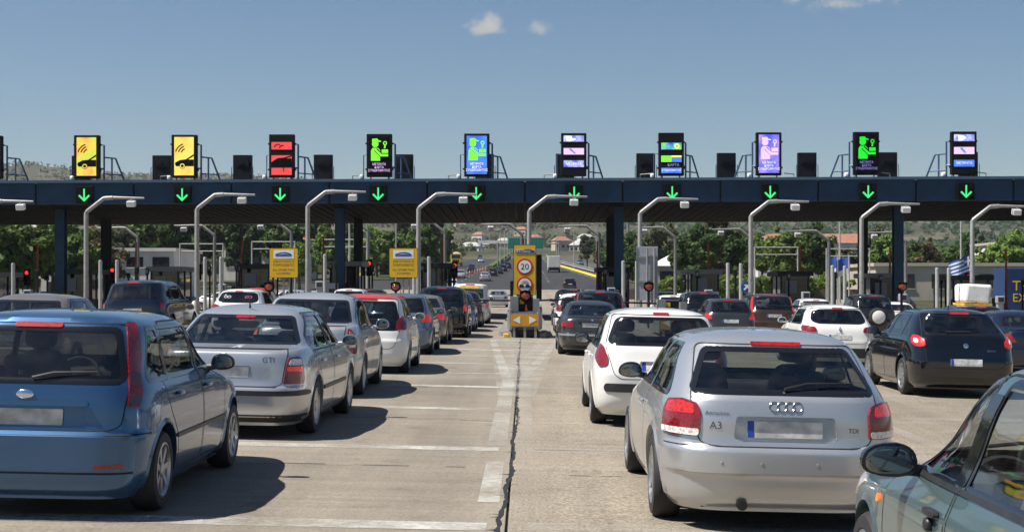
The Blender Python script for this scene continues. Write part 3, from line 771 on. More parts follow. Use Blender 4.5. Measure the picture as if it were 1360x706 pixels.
sedan('long_saloon', 4.51, 1.43, .865, 2.15, .93, 3.44, .305, .925, .955,
  [('tail_lamp', 'W', [(.635, .60), (.93, .60), (.95, .66), (.90, .87), (.84, .89), (.70, .88), (.66, .80)], 'lens_red', .014, None),
   ('tail_lamp_section', 'W', [(.68, .80), (.90, .80), (.885, .86), (.71, .865)], 'lens_clear', .018, 'prev2'),
   ('tail_lamp_section', 'W', [(.665, .74), (.915, .735), (.90, .785), (.675, .785)], 'lens_red_lit', .018, 'prev2'),
   ('bumper_strip', 'R*', [(.845, .475), (.845, .53)], 'black_plastic', .014, None),
   ('rub_strip', 'P', [(1.36, .47), (2.98, .47), (2.98, .515), (1.36, .515)], 'black_plastic', .012, None),
   ('pillar_cover', 'P', [(2.035, .945), (2.135, .945), (2.075, 1.32), (1.975, 1.32)], 'black_gloss', .005, None), ('lower_valance', 'R*', [(.80, .19), (.82, .27)], 'black_plastic', .006, None), third(1.285, .11, .012)],
  dl=.42, ws=.62, rh=.585, rw=[(.655, 1.005), (.67, 1.03), (.53, 1.30)], gate=[(.56, .575), (.615, .60), (.66, .92), (.64, .972)],
  recess=[(.30, .66), (.28, .79)], plate=(0, .725, .255, .055), plateoff=-.024, plateblue=False, glass='glass', wheels='cover', antenna=(1.25, .14),
  extra=[('badge', lambda s: s.disc('R', 0, .885, .04, .01, 24), 'badge_green'), ('lettering', lambda s: s.text('R', 'GTI', .085, .47, .855), 'lettering_dark')], handles=[1.35, 2.35])
sedan('tall_saloon', 4.35, 1.545, .845, 2.05, .88, 3.36, .30, .985, 1.04,
  [('tail_lamp', 'W', [(.66, .66), (.86, .65), (.90, .72), (.84, .93), (.76, 1.0), (.68, 1.02)], 'lens_red', .014, None),
   ('tail_lamp_section', 'W', [(.71, .88), (.835, .87), (.79, .95), (.70, .99)], 'lens_amber', .018, 'prev2'),
   ('tail_lamp_section', 'W', [(.69, .75), (.82, .745), (.83, .83), (.70, .84)], 'lens_clear', .018, 'prev2'), third(1.15, .10, .012)],
  dl=.36, ws=.58, rh=.60, rw=[(.62, 1.095), (.64, 1.12), (.54, 1.425)], recess=[(.30, .72), (.28, .85)], plate=(0, .785, .255, .055), plateoff=-.024, glass='glass_dark', wheels='cover', mirrormat=None, mirror_r=(.11, .08, .085), handles=[1.3, 2.3])
sedan('sporty_saloon', 4.43, 1.39, .85, 2.15, .90, 3.60, .305, .90, .95,
  [('tail_lamp', 'W', [(.47, .71), (.86, .71), (.90, .74), (.88, .86), (.50, .86)], 'lens_red', .012, None),
   ('bumper_strip', 'R*', [(.84, .50), (.84, .55)], 'paint_silver_warm', .012, None), ('lower_valance', 'R*', [(.78, .19), (.80, .26)], 'black_plastic', .006, None)],
  dl=.55, ws=.55, rh=.575, rw=[(.585, 1.00), (.60, 1.02), (.49, 1.265)], gate=[(.44, .62), (.45, .70), (.60, .88), (.63, .972)], recess=[(.31, .70), (.31, .85)],
  plate=(0, .775, .26, .055), plateoff=-.024, plateblue=False, glass='glass', wheels='five', extra=[('badge', lambda s: s.disc('R', 0, .90, .032, .008, 20), 'chrome'), ('exhaust_pipe', pipe(-.42, .22), 'hub_dark')], handles=[1.35, 2.35])
sedan('plain_saloon', 4.40, 1.42, .86, 2.1, .90, 3.50, .305, .925, .98,
  [('tail_lamp', 'W', [(.50, .72), (.90, .70), (.93, .78), (.88, .90), (.62, .90)], 'lens_red', .014, None), third(1.08, .10, .012)],
  recess=[(.30, .66), (.28, .79)], plate=(0, .725, .255, .055), plateoff=-.024, handles=[1.3, 2.3], glass='glass')
# white small hatch with a red roof
L, H, W = 3.95, 1.51, .84; yc = 1.85
make_spec('round_hatch', L=L, H=H, W=W, yc=yc, ra=.66, fa=3.13, R=.30, zb=1.0, zt=1.385, rh=.60,
  rear=[(.17, .12), (.24, .04), (.38, .0), (.62, .0), (.66, .02), (.80, .05), (.90, .085), (1.0, .11), (1.38, .30)]+roofend(H, yc, .34),
  pillars=[(1.0, -.06, .07), (1.95, -.08, .10)], cpil=.36, rw=[(.58, .83), (.66, .86), (.64, 1.05), (.55, 1.36)], doors=doors5(1.0, H, .66, 3.13, 1.95),
  gate=[(.50, .48), (.58, .52), (.68, .82), (.60, 1.41)], roofz=1.40, roofmat='paint_red', glass='glass', prnd=.05,
  patches=[('tail_lamp', 'W', [(.60, .84), (.83, .83), (.90, .90), (.88, 1.06), (.80, 1.10), (.64, 1.04), (.60, .96)], 'lens_red', .022, None),
           ('tail_lamp_section', 'W', [(.68, .92), (.82, .91), (.82, 1.02), (.69, .99)], 'lens_dark', .026, 'prev2'), third(1.405, .22, .018)],
  plate=(0, .60, .255, .055), handles=[1.15, 2.15], handlez=.9, wheels='seven')
# white hatch with lit rear glass
L, H, W = 4.03, 1.47, .86; yc = 1.9
make_spec('curvy_hatch', L=L, H=H, W=W, yc=yc, ra=.70, fa=3.24, R=.305, zb=.96, zt=1.34, rh=.60,
  rear=[(.17, .14), (.24, .05), (.34, .01), (.44, .0), (.64, .0), (.72, .02), (.85, .07), (.98, .12), (1.03, .15), (1.33, .42), (1.37, .44)]+roofend(H, yc, .52),
  pillars=[(1.0, -.06, .06), (1.92, -.08, .09)], cpil=.42, rw=[(.60, 1.02), (.66, 1.06), (.55, 1.345)], rwr=.08, doors=doors5(.96, H, .70, 3.24, 1.92),
  gate=[(.52, .60), (.60, .66), (.70, 1.0), (.60, 1.385)], glass='glass', prnd=.04,
  patches=[('tail_lamp', 'W', [(.68, .76), (.80, .735), (.97, .86), (.96, .97), (.88, 1.02), (.74, .98), (.67, .86)], 'lens_red', .018, None),
           ('bumper_strip', 'R*', [(.70, .44), (.72, .49), (.70, .545)], 'black_plastic', .012, None), third(1.395, .10, .013),
           ],
  recess=[(.30, .70), (.28, .82)], plate=(0, .76, .255, .055), plateoff=-.024, handles=[1.15, 2.12], wheels='five', antenna=(.95, .20), mirror_r=(.105, .08, .085), mirrormat='black_plastic')
# white hatch with a wide rear screen and hidden handles
L, H, W = 4.06, 1.45, .866; yc = 1.9
make_spec('wide_hatch', L=L, H=H, W=W, yc=yc, ra=.72, fa=3.31, R=.31, zb=.98, zt=1.32, rh=.585,
  rear=[(.17, .14), (.24, .05), (.36, .0), (.60, .0), (.66, .015), (.85, .05), (.95, .09), (1.02, .14), (1.31, .42), (1.345, .42)]+roofend(H, yc, .52),
  pillars=[(1.95, -.08, .10)], cpil=.50, rw=[(.50, 1.02), (.63, 1.08), (.56, 1.29), (.45, 1.325)], rwr=.09, doors=doors5(.98, H, .72, 3.31, 1.95),
  gate=[(.52, .56), (.62, .62), (.70, .98), (.58, 1.36)], glass='glass_dark', prnd=.05,
  patches=[('tail_lamp', 'W', [(.52, .82), (.90, .80), (1.02, .90), (.98, .96), (.72, .955), (.55, .93)], 'lens_red', .018, None), third(1.36, .12, .014),
           ('diffuser', 'R*', [(.60, .24), (.72, .30), (.72, .44), (.60, .46)], 'black_plastic', .010, None)],
  plate=(0, .71, .255, .055), wheels='five', handles=[2.12],
  extra=[('badge', lambda s: MB().tube([s.pn('R', a, b, .012)[0] for a, b in ((0, .83), (.028, .885), (0, .94), (-.028, .885), (0, .83))], .010, 6), 'chrome'), ('lettering', lambda s: s.text('R', 'C L I O', .055, 0, .79), 'lettering_dark')])
# black hatch
L, H, W = 4.34, 1.495, .896; yc = 2.05
make_spec('round_tail_hatch', L=L, H=H, W=W, yc=yc, ra=.82, fa=3.42, R=.32, zb=.99, zt=1.375, rh=.60,
  rear=[(.17, .15), (.24, .05), (.36, .0), (.60, .0), (.68, .02), (.85, .06), (1.0, .12), (1.06, .17), (1.36, .50), (1.395, .50)]+roofend(H, yc, .60),
  pillars=[(1.20, -.06, .07), (2.08, -.10, .10)], cpil=.46, rw=[(.58, 1.06), (.66, 1.10), (.55, 1.37)], rwr=.08, doors=doors5(.99, H, .82, 3.42, 2.08),
  gate=[(.55, .50), (.64, .56), (.70, 1.0), (.60, 1.41)], glass='glass_dark', prnd=.08,
  patches=[('tail_lamp', 'W', [(.66, .86), (.80, .84), (.96, .90), (1.0, .99), (.93, 1.04), (.75, 1.02), (.66, .95)], 'lens_red', .022, None),
           ('tail_lamp_section', 'W', [(.78, .90), (.88, .91), (.90, .97), (.82, .985), (.77, .95)], 'lens_clear', .027, 'prev2'), third(1.41, .16, .014)],
  plate=(0, .60, .26, .057), wheels='ten', handles=[1.3, 2.25], antenna=(1.2, .16),
  extra=[('badge', lambda s: s.disc('R', 0, .88, .042, .012, 24), 'chrome'), ('lettering', lambda s: s.text('R', 'BRAVO', .045, .42, .80), 'chrome'), ('wiper', lambda s: MB().tube([s.pn('R', -.3, 1.09, .02)[0], s.pn('R', .12, 1.10, .02)[0]], .012, 6), 'black_plastic')])
# brown people carrier, tall lamps beside the glass
L, H, W = 4.50, 1.66, .90; yc = 2.05
make_spec('family_carrier', L=L, H=H, W=W, yc=yc, ra=.80, fa=3.60, R=.325, zb=1.06, zt=1.50, rh=.66,
  rear=[(.2, .12), (.28, .04), (.42, .0), (.66, .0), (.70, .03), (.95, .05), (1.06, .08), (1.12, .11), (1.50, .28), (1.55, .28)]+roofend(H, yc, .40),
  pillars=[(1.15, -.04, .08), (2.15, -.08, .10)], cpil=.36, rw=[(.66, 1.10), (.67, 1.14), (.62, 1.52)], doors=doors5(1.06, H, .80, 3.60, 2.15),
  gate=[(.60, .58), (.70, .64), (.74, 1.05), (.68, 1.56)], glass='glass_dark',
  patches=[('tail_lamp', 'W', [(.76, .86), (.92, .86), (.92, 1.1), (.86, 1.5), (.72, 1.54), (.74, 1.15)], 'lens_red', .016, None), third(1.575, .15, .014),
           ('lower_valance', 'R*', [(.80, .26), (.84, .36)], 'black_plastic', .008, None)],
  plate=(.02, .88, .26, .057), handles=[1.3, 2.3], wheels='five', extra=[('roof_rail', lambda s: MB().tube([(.57, .7, 1.60), (.60, .75, 1.65), (.62, 2.4, 1.665), (.60, 2.45, 1.62)], .02, 6), 'black_plastic'), ('roof_rail', lambda s: MB().tube([(-.57, .7, 1.60), (-.60, .75, 1.65), (-.62, 2.4, 1.665), (-.60, 2.45, 1.62)], .02, 6), 'black_plastic')])
# off-roaders
def suv(name, L, H, W, ra, fa, R, zb, **k):
    yc = L*.46
    k.setdefault('patches', [('tail_lamp', 'W', [(.74, .86), (.92, .86), (.92, 1.05), (.80, 1.08), (.74, 1.02)], 'lens_red', .016, None), third(H-.085, .15, .014)])
    make_spec(name, L=L, H=H, W=W, yc=yc, ra=ra, fa=fa, R=R, zb=zb, zt=H-.16, rh=k.pop('rh', W-.22),
      rear=[(.26, .14), (.34, .05), (.46, .0), (.72, .0), (.76, .04), (1.0, .05), (zb, .07), (zb+.06, .09), (H-.16, .30), (H-.11, .30)]+roofend(H, yc, .42),
      pillars=[(1.15, -.04, .07), (2.12, -.08, .10)], cpil=.36, rw=[(.62, zb+.05), (.64, zb+.08), (.58, H-.15)], doors=doors5(zb, H, ra, fa, 2.12),
      gate=[(.62, .70), (.70, .76), (.72, 1.05), (.66, H-.10)], glass='glass_dark', plate=k.pop('plate', (0, .86, .26, .057)), handles=[1.3, 2.3], wheels='five',
      width=[(.26, W-.10), (.32, W-.04), (.45, W-.01), (.65, W), (.85, W-.01), (zb-.06, W-.03), (zb, W-.05), (zb+.05, W-.07), (H-.13, W-.19), (H-.08, W-.26), (H-.04, W-.36), (H-.012, W-.52), (H, .12)], **k)
suv('off_roader', 4.45, 1.68, .885, .80, 3.43, .35, 1.08)
def spare(s):
    return MB().lathe([(.02, -.10), (.30, -.10), (.345, -.07), (.35, -.02), (.35, .08), (.33, .12), (.2, .12)], 32, 'y', (.08, -.07, .86), True)
def spare_cover(s):
    return MB().lathe([(.25, -.178), (.24, -.186), (.01, -.19)], 28, 'y', (.08, 0, .86), True)
suv('spare_wheel_off_roader', 4.06, 1.72, .85, .72, 3.30, .35, 1.12, extra=[('spare_wheel', spare, 'rubber'), ('spare_wheel_cover', spare_cover, 'paint_white')], plate=(-.5, .60, .2, .06))
# white panel van
L, H, W = 4.38, 1.82, .88; yc = 2.0
make_spec('panel_van', L=L, H=H, W=W, yc=yc, ra=.85, fa=3.55, R=.32, zb=1.08, zt=1.60, rh=.72,
  rear=[(.2, .10), (.28, .03), (.40, .0), (.56, .0), (.60, .04), (1.0, .05), (1.7, .12)]+roofend(H, yc, .2),
  pillars=[(2.35, -.04, .08)], cedge=[2.0, 2.0, 2.0, 2.0], rw=[(.60, 1.16), (.58, 1.56)], doors=[[(2.2, .27), (3.1, .27), (3.15, .6), (3.2, 1.05), (2.6, 1.68), (2.2, 1.68)]],
  gate=[(.72, .58), (.72, 1.1), (.66, 1.72)], gatename='rear_door', glass='glass_dark',
  patches=[('tail_lamp', 'W', [(.76, .70), (.88, .70), (.88, 1.10), (.78, 1.10)], 'lens_red', .014, None), third(1.755, .2, .018),
           ('advert_panel', 'R*', [(.48, 1.60), (.46, 1.70)], 'poster_yellow', .006, None)],
  seams=[('R', [(0, .58), (0, 1.72)])], plate=(-.3, .80, .26, .057), wheels='cover')
L, H, W = 4.15, 1.48, .865; yc = 1.95
make_spec('plain_hatch', L=L, H=H, W=W, yc=yc, ra=.74, fa=3.34, R=.31, zb=.97, zt=1.36, rh=.60,
  rear=[(.17, .12), (.24, .04), (.36, .0), (.60, .0), (.64, .03), (.85, .06), (.98, .10), (1.04, .14), (1.36, .42)]+roofend(H, yc, .48),
  pillars=[(1.02, -.05, .06), (1.95, -.08, .10)], cpil=.40, rw=[(.60, 1.03), (.64, 1.06), (.55, 1.355)], doors=doors5(.97, H, .74, 3.34, 1.95),
  gate=[(.56, .62), (.66, .66), (.70, 1.0), (.60, 1.385)], glass='glass_dark',
  patches=[('tail_lamp', 'W', [(.60, .80), (.94, .79), (.97, .88), (.90, .98), (.72, .97), (.62, .90)], 'lens_red', .016, None), third(1.40, .14, .014)],
  plate=(0, .74, .26, .056), handles=[1.18, 2.14], wheels='seven', antenna=(1.0, .14))
for nm, src in (('far_hatch', 'plain_hatch'), ('far_saloon', 'plain_saloon')):
    S = dict(CARS[src]); S['name'] = nm; S['lod'] = 0; S['cache'] = None; S['extra'] = []; CARS[nm] = S

# ------------------------------------------------------------------ materials of the place
basic('sticker_yellow', (.7, .5, .02), .6); basic('poster_yellow', (.72, .42, .04), .7, var=.4, scale=14); basic('badge_green', (.25, .35, .27), .25, .6)
def concrete(name, c, speck=.25, rough=.9):
    m, nt, b = nodes_of(name); N = nt.nodes.new; Lk = nt.links.new
    g = N('ShaderNodeNewGeometry'); oi = N('ShaderNodeObjectInfo')
    def nse(scale, detail=4, rough_=.6, stretch=None):
        n = N('ShaderNodeTexNoise'); n.inputs['Scale'].default_value = scale; n.inputs['Detail'].default_value = detail; n.inputs['Roughness'].default_value = rough_
        if stretch:
            mp = N('ShaderNodeMapping'); mp.inputs['Scale'].default_value = stretch; Lk(g.outputs['Position'], mp.inputs[0]); Lk(mp.outputs[0], n.inputs['Vector'])
        else: Lk(g.outputs['Position'], n.inputs['Vector'])
        return n
    def rng(src, a, b_, lo, hi):
        r = N('ShaderNodeMapRange'); r.inputs['From Min'].default_value = a; r.inputs['From Max'].default_value = b_; r.inputs['To Min'].default_value = lo; r.inputs['To Max'].default_value = hi; Lk(src, r.inputs['Value']); return r.outputs[0]
    def mul(a, b_):
        x = N('ShaderNodeMath'); x.operation = 'MULTIPLY'; Lk(a, x.inputs[0]); Lk(b_, x.inputs[1]); return x.outputs[0]
    big = rng(nse(.35, 5).outputs[0], .3, .7, .86, 1.12); streak = mul(rng(nse(1.0, 6, .65, (.9, .035, 1)).outputs[0], .35, .7, 1.08, .76), rng(nse(4.0, 5, .7, (.06, 1.6, 1)).outputs[0], .3, .7, 1.10, .88))
    spk = rng(nse(38, 3, .7).outputs[0], .35, .7, 1-speck, 1+speck*.7); fine = rng(nse(140, 2).outputs[0], .3, .7, .88, 1.1)
    stain = mul(rng(nse(1.8, 7, .72).outputs[0], .56, .76, 1.0, .66), rng(nse(7.0, 4, .6).outputs[0], .66, .74, 1.0, .62)); per = rng(oi.outputs['Random'], 0, 1, .93, 1.07)
    tot = mul(mul(mul(big, streak), mul(spk, fine)), mul(stain, per))
    s = N('ShaderNodeVectorMath'); s.operation = 'SCALE'; s.inputs[0].default_value = c; Lk(tot, s.inputs['Scale']); Lk(s.outputs[0], b.inputs['Base Color'])
    b.inputs['Roughness'].default_value = rough; b.inputs['Specular IOR Level'].default_value = .25
    bp = N('ShaderNodeBump'); bp.inputs['Strength'].default_value = .35; bp.inputs['Distance'].default_value = .008; Lk(spk, bp.inputs['Height']); Lk(bp.outputs[0], b.inputs['Normal'])
    return m
concrete('paving', (.244, .213, .170)); concrete('paving_rough', (.274, .236, .184), .48); concrete('kerb_concrete', (.23, .215, .19), .2)
concrete('asphalt', (.042, .042, .044), .25, .85); concrete('asphalt_old', (.085, .083, .08), .25, .85)
def worn_paint(name, c, lo, hi):
    m, nt, b = nodes_of(name); N = nt.nodes.new; Lk = nt.links.new
    b.inputs['Base Color'].default_value = (*c, 1); b.inputs['Roughness'].default_value = .8
    g = N('ShaderNodeNewGeometry'); n = N('ShaderNodeTexNoise'); n.inputs['Scale'].default_value = 9; n.inputs['Detail'].default_value = 8; n.inputs['Roughness'].default_value = .75
    Lk(g.outputs['Position'], n.inputs['Vector'])
    n2 = N('ShaderNodeTexNoise'); n2.inputs['Scale'].default_value = .8; Lk(g.outputs['Position'], n2.inputs['Vector'])
    ad = N('ShaderNodeMath'); ad.operation = 'ADD'; Lk(n.outputs[0], ad.inputs[0]); Lk(n2.outputs[0], ad.inputs[1])
    r = N('ShaderNodeMapRange'); r.inputs['From Min'].default_value = .75; r.inputs['From Max'].default_value = 1.2; r.inputs['To Min'].default_value = hi; r.inputs['To Max'].default_value = lo; Lk(ad.outputs[0], r.inputs['Value'])
    Lk(r.outputs[0], b.inputs['Alpha']); return m
worn_paint('road_paint', (.50, .485, .44), .05, .85); worn_paint('road_paint_worn', (.47, .45, .40), .0, .38)
worn_paint('road_paint_mid', (.48, .46, .41), .0, .62)
basic('tar', (.012, .012, .012), .7, var=.3, scale=30); basic('joint', (.06, .055, .048), .95)
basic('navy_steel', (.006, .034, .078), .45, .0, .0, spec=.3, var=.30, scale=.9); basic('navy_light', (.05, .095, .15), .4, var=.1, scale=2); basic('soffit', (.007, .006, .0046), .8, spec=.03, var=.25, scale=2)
basic('dark_steel', (.009, .010, .013), .55, .0, spec=.2, var=.2, scale=4); basic('steel_blue', (.06, .11, .21), .45, .2, var=.2, scale=5); basic('galvanised', (.27, .27, .26), .48, .35, var=.16, scale=6)
basic('white_post', (.34, .34, .33), .55, var=.14, scale=4); basic('grey_panel', (.33, .345, .37), .5, .1, var=.08, scale=3); basic('booth_grey', (.035, .037, .042), .6, spec=.15, var=.18, scale=2)
basic('booth_light', (.20, .205, .21), .5, var=.1, scale=2); basic('barrier_red', (.58, .085, .03), .5, var=.25, scale=3); basic('sign_yellow', (.66, .40, .010), .5, var=.05, scale=3); basic('sign_black', (.012, .012, .012), .5)
basic('sign_white', (.75, .75, .73), .5, var=.06, scale=4); basic('sign_red', (.55, .02, .015), .45); basic('sign_blue', (.015, .05, .26), .45); basic('sign_green', (.01, .17, .12), .5, var=.08, scale=1); basic('text_ink', (.05, .04, .02), .6)
basic('arrow_amber', (.58, .28, .010), .5, var=.06, scale=4)
basic('signal_red', (.5, .02, .02), .3, emit=(1, .03, .02), es=1.2); basic('beacon', (.22, .035, .008), .2, coat=1, emit=(1, .12, .01), es=.03)
basic('led_green', (.0, .2, .05), .5, emit=(.07, .9, .27), es=0.60); basic('led_lime', (.05, .3, .02), .5, emit=(.22, 1, .03), es=0.64); basic('led_pure_green', (0, .2, 0), .5, emit=(.01, .95, .04), es=0.54)
basic('led_white', (.4, .4, .4), .5, emit=(.85, .85, 1), es=0.70); basic('led_pink', (.3, .2, .3), .5, emit=(.8, .55, 1), es=0.64); basic('led_violet', (.1, .1, .2), .5, emit=(.30, .26, .8), es=0.51)
basic('led_black', (.004, .004, .004), .7, spec=.1); basic('led_off', (.007, .007, .008), .7, spec=.15)
def led(name, cols, scale=1.3, es=.64):
    m, nt, b = nodes_of(name); N = nt.nodes.new; Lk = nt.links.new
    t = N('ShaderNodeTexCoord'); n = N('ShaderNodeTexNoise'); n.inputs['Scale'].default_value = scale; n.inputs['Detail'].default_value = 2; Lk(t.outputs['Object'], n.inputs['Vector'])
    r = N('ShaderNodeValToRGB'); el = r.color_ramp.elements
    while len(el) < len(cols): el.new(.5)
    for i, c in enumerate(cols): el[i].position = .3+.4*i/max(1, len(cols)-1); el[i].color = (*c, 1)
    Lk(n.outputs[0], r.inputs[0]); Lk(r.outputs[0], b.inputs['Emission Color']); b.inputs['Emission Strength'].default_value = es; b.inputs['Base Color'].default_value = (.05, .05, .05, 1); b.inputs['Roughness'].default_value = .6
led('led_amber', [(1, .22, .08), (1, .55, .06), (.95, .70, .07), (.55, .8, .05), (1, .6, .08)]); led('led_yellow', [(1, .5, .12), (1, .72, .10), (1, .80, .15), (.75, .85, .08)])
led('led_red', [(.85, .035, .04), (.95, .06, .06)]); led('led_blue', [(.02, .10, .85), (.05, .22, .95), (.10, .30, .9)]); led('led_blue_white', [(.05, .08, .7), (.35, .4, .9), (.75, .78, 1)], 3); led('led_blue_pink', [(.06, .08, .8), (.22, .2, .9), (.6, .35, .8)], 1.6)
led('led_mixed', [(.02, .08, .75), (.10, .6, .6), (.3, .75, .1), (.75, .75, .1)], 2.4)
basic('led_yellow_flat', (.2, .2, 0), .5, emit=(.9, .85, .05), es=1)
def foliage(name, c, c2):
    m, nt, b = nodes_of(name); N = nt.nodes.new; Lk = nt.links.new
    g = N('ShaderNodeNewGeometry'); oi = N('ShaderNodeObjectInfo')
    n = N('ShaderNodeTexNoise'); n.inputs['Scale'].default_value = .55; n.inputs['Detail'].default_value = 5; Lk(g.outputs['Position'], n.inputs['Vector'])
    ad = N('ShaderNodeMath'); ad.operation = 'MULTIPLY_ADD'; Lk(g.outputs['Random Per Island'], ad.inputs[0]); ad.inputs[1].default_value = .45; Lk(n.outputs[0], ad.inputs[2])
    r = N('ShaderNodeMapRange'); r.inputs['From Min'].default_value = .4; r.inputs['From Max'].default_value = 1.05; Lk(ad.outputs[0], r.inputs['Value'])
    mx = N('ShaderNodeMixRGB'); Lk(r.outputs[0], mx.inputs[0]); mx.inputs[1].default_value = (*c, 1); mx.inputs[2].default_value = (*c2, 1)
    hs = N('ShaderNodeHueSaturation'); Lk(mx.outputs[0], hs.inputs['Color'])
    rv = N('ShaderNodeMapRange'); rv.inputs['To Min'].default_value = .75; rv.inputs['To Max'].default_value = 1.25; Lk(oi.outputs['Random'], rv.inputs['Value']); Lk(rv.outputs[0], hs.inputs['Value'])
    Lk(hs.outputs[0], b.inputs['Base Color']); b.inputs['Roughness'].default_value = .65; b.inputs['Specular IOR Level'].default_value = .3
    tl = N('ShaderNodeBsdfTranslucent'); Lk(hs.outputs[0], tl.inputs[0]); ms = N('ShaderNodeMixShader'); ms.inputs[0].default_value = .35
    Lk(b.outputs[0], ms.inputs[1]); Lk(tl.outputs[0], ms.inputs[2]); Lk(ms.outputs[0], nt.nodes['Material Output'].inputs[0])
foliage('leaf_green', (.055, .105, .018), (.17, .25, .05)); foliage('leaf_dark', (.03, .062, .017), (.09, .15, .038)); foliage('leaf_olive', (.06, .07, .03), (.13, .14, .06)); foliage('leaf_brown', (.07, .055, .025), (.14, .11, .05))
foliage('leaf_bright', (.09, .155, .022), (.23, .33, .055))
basic('bark', (.09, .07, .05), .9, var=.3, scale=9)
basic('plaster_white', (.62, .60, .56), .85, var=.12, scale=.6, coords='Object'); basic('plaster_cream', (.40, .36, .29), .85, var=.12, scale=.6); basic('plaster_grey', (.34, .34, .33), .85, var=.15, scale=.4); basic('tile_red', (.27, .12, .08), .85, var=.2, scale=2); basic('pane_dark', (.02, .024, .03), .15)
basic('steel_guard', (.36, .37, .37), .5, .4, var=.15, scale=1); basic('kerb_yellow', (.70, .50, .03), .7, var=.15, scale=.6); basic('container_blue', (.010, .035, .12), .45, var=.12, scale=.6); basic('lettering_yellow', (.75, .50, .03), .5)
basic('tarp', (.55, .54, .50), .7, var=.1, scale=1.5); basic('flag_white', (.75, .75, .75), .8); basic('flag_blue', (.03, .10, .42), .8); basic('cone_red', (.6, .07, .03), .6)
def land(name):
    m, nt, b = nodes_of(name); N = nt.nodes.new; Lk = nt.links.new
    g = N('ShaderNodeNewGeometry')
    n = N('ShaderNodeTexNoise'); n.inputs['Scale'].default_value = .012; n.inputs['Detail'].default_value = 9; n.inputs['Roughness'].default_value = .68; Lk(g.outputs['Position'], n.inputs['Vector'])
    r = N('ShaderNodeValToRGB'); e = r.color_ramp.elements; e.new(.45); e.new(.56)
    for q, (p, c) in zip(e, ((.30, (.026, .036, .017)), (.45, (.048, .052, .028)), (.56, (.085, .076, .050)), (.72, (.14, .12, .088)))): q.position = p; q.color = (*c, 1)
    Lk(n.outputs[0], r.inputs[0])
    n2 = N('ShaderNodeTexNoise'); n2.inputs['Scale'].default_value = .25; n2.inputs['Detail'].default_value = 6; Lk(g.outputs['Position'], n2.inputs['Vector'])
    s = N('ShaderNodeMapRange'); s.inputs['From Min'].default_value = .3; s.inputs['From Max'].default_value = .7; s.inputs['To Min'].default_value = .6; s.inputs['To Max'].default_value = 1.35; Lk(n2.outputs[0], s.inputs['Value'])
    v = N('ShaderNodeVectorMath'); v.operation = 'SCALE'; Lk(r.outputs[0], v.inputs[0]); Lk(s.outputs[0], v.inputs['Scale']); Lk(v.outputs[0], b.inputs['Base Color'])
    b.inputs['Roughness'].default_value = .95; b.inputs['Specular IOR Level'].default_value = .1
land('land')

# ------------------------------------------------------------------ terrain
def ridge_px(px):
    pts = [(-2500, 262), (-900, 236), (-100, 234), (30, 226), (75, 230), (110, 238), (220, 240), (300, 236), (400, 240), (470, 258), (640, 270), (760, 268), (900, 270), (1100, 268), (1400, 270), (2200, 275), (4500, 288)]
    for (a, b), (c, d) in zip(pts[:-1], pts[1:]):
        if a <= px <= c: return b+(d-b)*(px-a)/(c-a)+16
    return 280
def terrain(x, y):
    base = gz(x, min(y, 620)) if y > 90 else cross(max(-36, min(36, x)))
    side = smooth01(38, 70, abs(x))
    z = base-.14
    if y > 60: z += side*1.2*(noise.noise(Vector((x*.02, y*.02, 3))))
    if y > 500:
        px = 697+1889*x/y; py = ridge_px(px); t = smooth01(450, 2700, y)
        top = (381-py)/1889*2900+1.7
        nn = noise.fractal(Vector((x*.0011, y*.0011, 1.7)), 1, 2, 5)
        z = z+(top-z)*t*(1 if y < 2900 else max(.2, 1-(y-2900)/3000)) + nn*36*smooth01(600, 1800, y)*(1-smooth01(2100, 2800, y)*.9) + 5*noise.fractal(Vector((x*.006, y*.006, 9)), 1, 2, 4)*smooth01(600, 1500, y)
    return z
def nonuni(a, n): return [a*math.sinh(3.6*(2*i/n-1))/math.sinh(3.6) for i in range(n+1)]
xs = sorted(set([-40, -30, 30, 40]+nonuni(4200, 150))); ys = [-120, -60, -20, 20, 60, 90, 100, 110, 118, 125, 135, 150, 165]
y = 185
while y < 6200: ys.append(y); y *= 1.035
tv = [(x, y, terrain(x, y)) for y in ys for x in xs]; nx = len(xs)
tf = [(j*nx+i, j*nx+i+1, (j+1)*nx+i+1, (j+1)*nx+i) for j in range(len(ys)-1) for i in range(nx-1)]
me = MB().add(tv, tf).mesh('ground', True, 180)
tag(obj('ground', me, 'land'), kind='structure')

# ------------------------------------------------------------------ plaza paving: slabs near, one sheet beyond
X0 = -.13
def strip(x0, x1, y0, y1, h, nseg=1):
    """sheet on the paving, h above it, split at the crown"""
    bx = [x0]+([-10.13] if x0 < -10.13 < x1 else [])+[x1]; mb = MB()
    for a, b in zip(bx[:-1], bx[1:]):
        for k in range(nseg):
            ya = y0+(y1-y0)*k/nseg; yb = y0+(y1-y0)*(k+1)/nseg
            mb.add([(a, ya, gz(a, ya)+h), (b, ya, gz(b, ya)+h), (b, yb, gz(b, yb)+h), (a, yb, gz(a, yb)+h)], [(0, 1, 2, 3)])
    return mb
JY = [13.3+4.8*k for k in range(-5, 8)]
far = MB()
for k in range(-7, 7):
    for ya, yb in ((JY[-1], 70), (70, 100), (100, 106), (106, 112), (112, 118), (118, 124), (124, 130), (130, 137), (137, 144), (144, 151), (151, 158), (158, 182)):
        a, b = X0+5*k, X0+5*k+5
        far.add([(a, ya, gz(a, ya)), (b, ya, gz(b, ya)), (b, yb, gz(b, yb)), (a, yb, gz(a, yb))], [(0, 1, 2, 3)])
pav = tag(obj('plaza_paving', far, 'paving'), kind='structure')
obj('joint_bed', strip(X0-35, X0+35, JY[0], JY[-1], -.03), 'joint', pav)
slabs = {}
